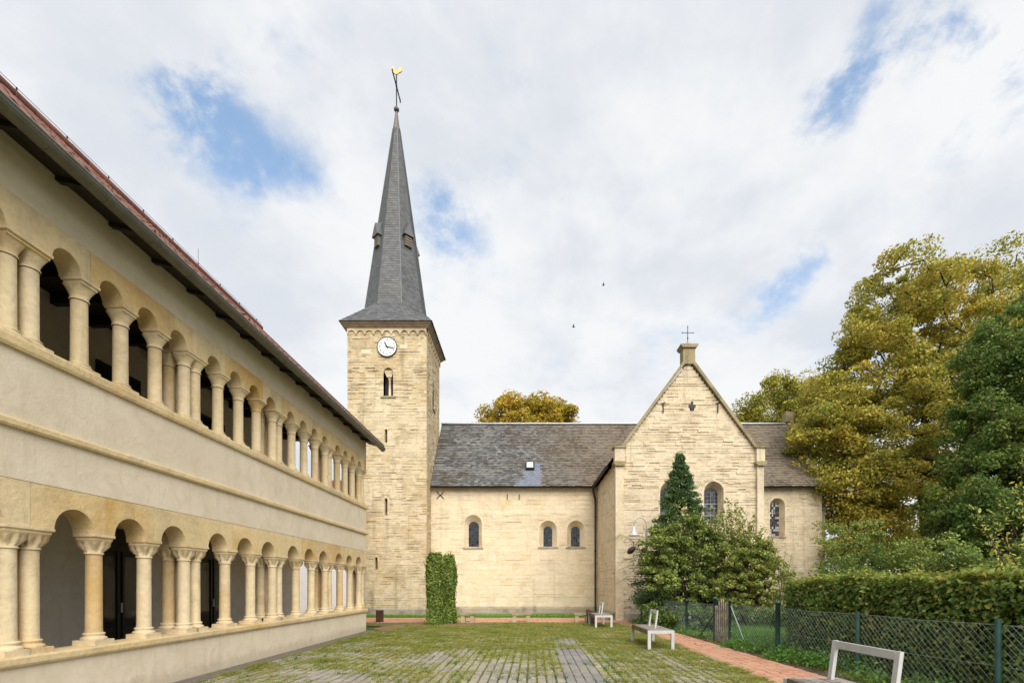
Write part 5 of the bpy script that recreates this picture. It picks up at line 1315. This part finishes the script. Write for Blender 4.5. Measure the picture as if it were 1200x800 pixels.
conifer(797, 20.6, 6.85, 2.15, 'dark green pointed conifer in front of the transept windows', 31)
# bare twigs left of the shrub
def twigs():
    rng = np.random.default_rng(8); d = 20.4; b = W(770, 686, d); b.z = -.03; t = empty('bare_bush', tuple(b)); mb = MB(); P = []
    for i in range(16):
        a = Vector((b.x, d+rng.normal()*.1, 1.2+rng.uniform(0, .8))); q = W(rng.uniform(725, 752), rng.uniform(625, 690), d+rng.normal()*.3)
        pts = [a.lerp(q, s_)+Vector((rng.normal()*.04, 0, .45*math.sin(math.pi*s_))) for s_ in np.linspace(0, 1, 7)]
        mb.tube(pts, list(np.linspace(.016, .004, 7)), 4, False)
        for k in range(5):
            c = pts[rng.integers(3, 7)]; e_ = c+Vector((rng.normal()*.18-.1, rng.normal()*.1, -abs(rng.normal()*.2))); mb.tube([c, e_], [.006, .003], 3, False)
            if rng.uniform() < .5: P += [[e_.x+rng.normal()*.04, e_.y, e_.z+rng.normal()*.04] for _ in range(5)]
    mb.tube([b, (b.x, d, 1.6)], [.04, .03], 6, False)
    mb.build('stems', 'bark', t, tuple(-b), fixn=False); P = np.array(P)
    link_mesh('leaves', np_mesh('leaves', leaf_quads(P, np.full(len(P), .06), .2, .5, None, rng), 4), t, 'leaf_shrub2', tuple(-b)); tag(t, 'nearly bare arching twigs in front of the transept corner', 'bush')
twigs()
# clipped hedges
def hedge(name, o, ax, ay, L, Wd, H, n, size, mat, label, cat='hedge', topmat=None, seed=1, wob=.06, rz=0, group=None):
    rng = np.random.default_rng(seed); t = empty(name, o, rz); P = []; N = []
    A = dict(front=L*H, back=L*H*.4, l=Wd*H, r=Wd*H, top=L*Wd*1.3); tot = sum(A.values())
    def surf(u, v): return wob*np.sin(u*2.1+1)*np.cos(v*3.3)+wob*.7*np.sin(u*5.3+v*4.1)
    tops = []
    for k, a in A.items():
        m = int(n*a/tot); u = rng.uniform(0, 1, m); v = rng.uniform(0, 1, m); dp_ = rng.exponential(.07, m)-.06-np.where(rng.uniform(size=m) < .04, rng.uniform(0, .10, m), 0)
        if k in ('front', 'back'):
            s_ = -1 if k == 'front' else 1
            q = np.stack([u*L, np.full(m, Wd/2*s_), v*H], 1); off = surf(u*L, v*H)-dp_; q[:, 1] += s_*off; nn = np.tile([0, s_*1.0, .25], (m, 1))
        elif k in ('l', 'r'):
            s_ = -1 if k == 'l' else 1
            q = np.stack([np.full(m, L if s_ > 0 else 0.0), (u-.5)*Wd, v*H], 1); q[:, 0] += s_*(surf(u*Wd+3, v*H)-dp_); nn = np.tile([s_*1.0, 0, .25], (m, 1))
        else:
            q = np.stack([u*L, (v-.5)*Wd, np.full(m, H)], 1); q[:, 2] += surf(u*L+7, v*Wd)*.8-dp_+rng.exponential(.035, m); nn = np.tile([0, 0, 1.0], (m, 1)); 
        (tops if (k == 'top' and topmat) else P).append((q, nn))
    q = np.concatenate([a[0] for a in P]); nn = np.concatenate([a[1] for a in P])
    link_mesh('foliage', np_mesh('foliage', leaf_quads(q, np.full(len(q), size), .15, .62, nn*.8, rng, .4), 4), t, mat)
    if tops:
        q = np.concatenate([a[0] for a in tops]); nn = np.concatenate([a[1] for a in tops])
        link_mesh('top_growth', np_mesh('top_growth', leaf_quads(q, np.full(len(q), size), .3, .6, nn*.5, rng), 4), t, topmat)
    # inner twigs
    mb = MB()
    for i in range(int(L/.16)+3):
        x = rng.uniform(.05, L-.05)
        for j in range(3):
            mb.tube([(x, rng.normal()*.05, -.03), (x+rng.normal()*.1, rng.normal()*Wd*.18, H*.45), (x+rng.normal()*.2, rng.uniform(-.4, .4)*Wd, H*.93)], [.018, .012, .005], 4, False)
    mb.build('stems', 'bark', t, fixn=False)
    m2 = int(n*.35); q = np.stack([rng.uniform(.05, L-.05, m2), rng.uniform(-.38, .38, m2)*Wd, rng.uniform(.05, H-.05, m2)], 1)
    link_mesh('inner_leaves', np_mesh('inner_leaves', leaf_quads(q, np.full(m2, size*1.3), .2, .7, None, rng), 4), t, mat)
    return tag(t, label, cat, group)
# hedge behind the fence: local x runs away from the viewer; front faces the path (-X)
hy0, hy1 = 3.2, 12.1
hang = math.atan2(1, -.0768)
hb = (fx(hy0)+1.05, hy0, -.03)
hedge('beech_hedge', hb, 0, 0, hy1-hy0, 1.15, 1.70, 66000, .072, 'leaf_hedge', 'long clipped green beech hedge with reddish top leaves behind the wire fence', 'hedge', 'leaf_hedge_top', 3, .05, hang)
# hedge front must face the path: with local x pointing away, local +y points to the left
hedge('hornbeam_column', (-4.03, 21.15, -.03), 0, 0, .52, .54, 2.88, 7000, .10, 'leaf_hornbeam', 'clipped tall green hornbeam column on the court nearer to the arcade', 'hedge', None, 4, .04, 0, 'hornbeam columns')
hedge('hornbeam_column', (-3.46, 21.75, -.03), 0, 0, .40, .48, 2.84, 6000, .10, 'leaf_hornbeam', 'clipped tall green hornbeam column set slightly back beside a stone bench', 'hedge', None, 5, .04, 0, 'hornbeam columns')
# weeds along the fence foot
def weeds():
    rng = np.random.default_rng(12); P = []; 
    for i in range(150):
        d = rng.choice([rng.uniform(9.3, 13.6), rng.uniform(5.5, 9.3), rng.uniform(15, 22)], p=[.6, .15, .25]); x = fx(d)+rng.normal()*.22+.05
        r = rng.uniform(.08, .28); m = int(60+200*r); v = rng.normal(size=(m, 3))*np.array([r*.55, r*.55, r*.5]); v[:, 2] = np.abs(v[:, 2])
        P.append(np.array([x, d, 0])+v)
    P = np.concatenate(P)
    o = link_mesh('weeds', np_mesh('weeds', leaf_quads(P, np.full(len(P), .055), .6, .6, None, rng), 4), None, 'leaf_weed'); tag(o, 'fresh green weeds growing along the foot of the wire fence', 'weeds', kind='stuff')
    Q = []
    for i in range(90):
        d = rng.uniform(10.2, 16.5); x = fx(d)+rng.uniform(.5, 2.6); m = 120; v = rng.normal(size=(m, 2))*.14; Q.append(np.column_stack([x+v[:, 0], d+v[:, 1], np.full(m, -.03)]))
    Q = np.concatenate(Q)
    o = link_mesh('garden_grass', np_mesh('garden_grass', blades(Q, .34, .016, rng, .45), 3), None, 'leaf_weed'); tag(o, 'tall bright green grass in the garden behind the gate', 'grass', kind='stuff')
weeds()
# overhanging branch with pale leaves behind the hedge
D = 12.5; b = W(1215, 686, D)
shoots('young_tree', 1235, 12.5, [(1140, 592, .2), (1150, 615, .2), (1160, 600, .3), (1172, 585, .2), (1180, 625, .2), (1190, 570, .2), (1195, 540, .1), (1165, 635, .2), (1200, 600, .2)], 'young tree with sparse pale yellow leaves above the hedge', 'leaf_pale', .11, 9, 16)
bpy.context.view_layer.update()
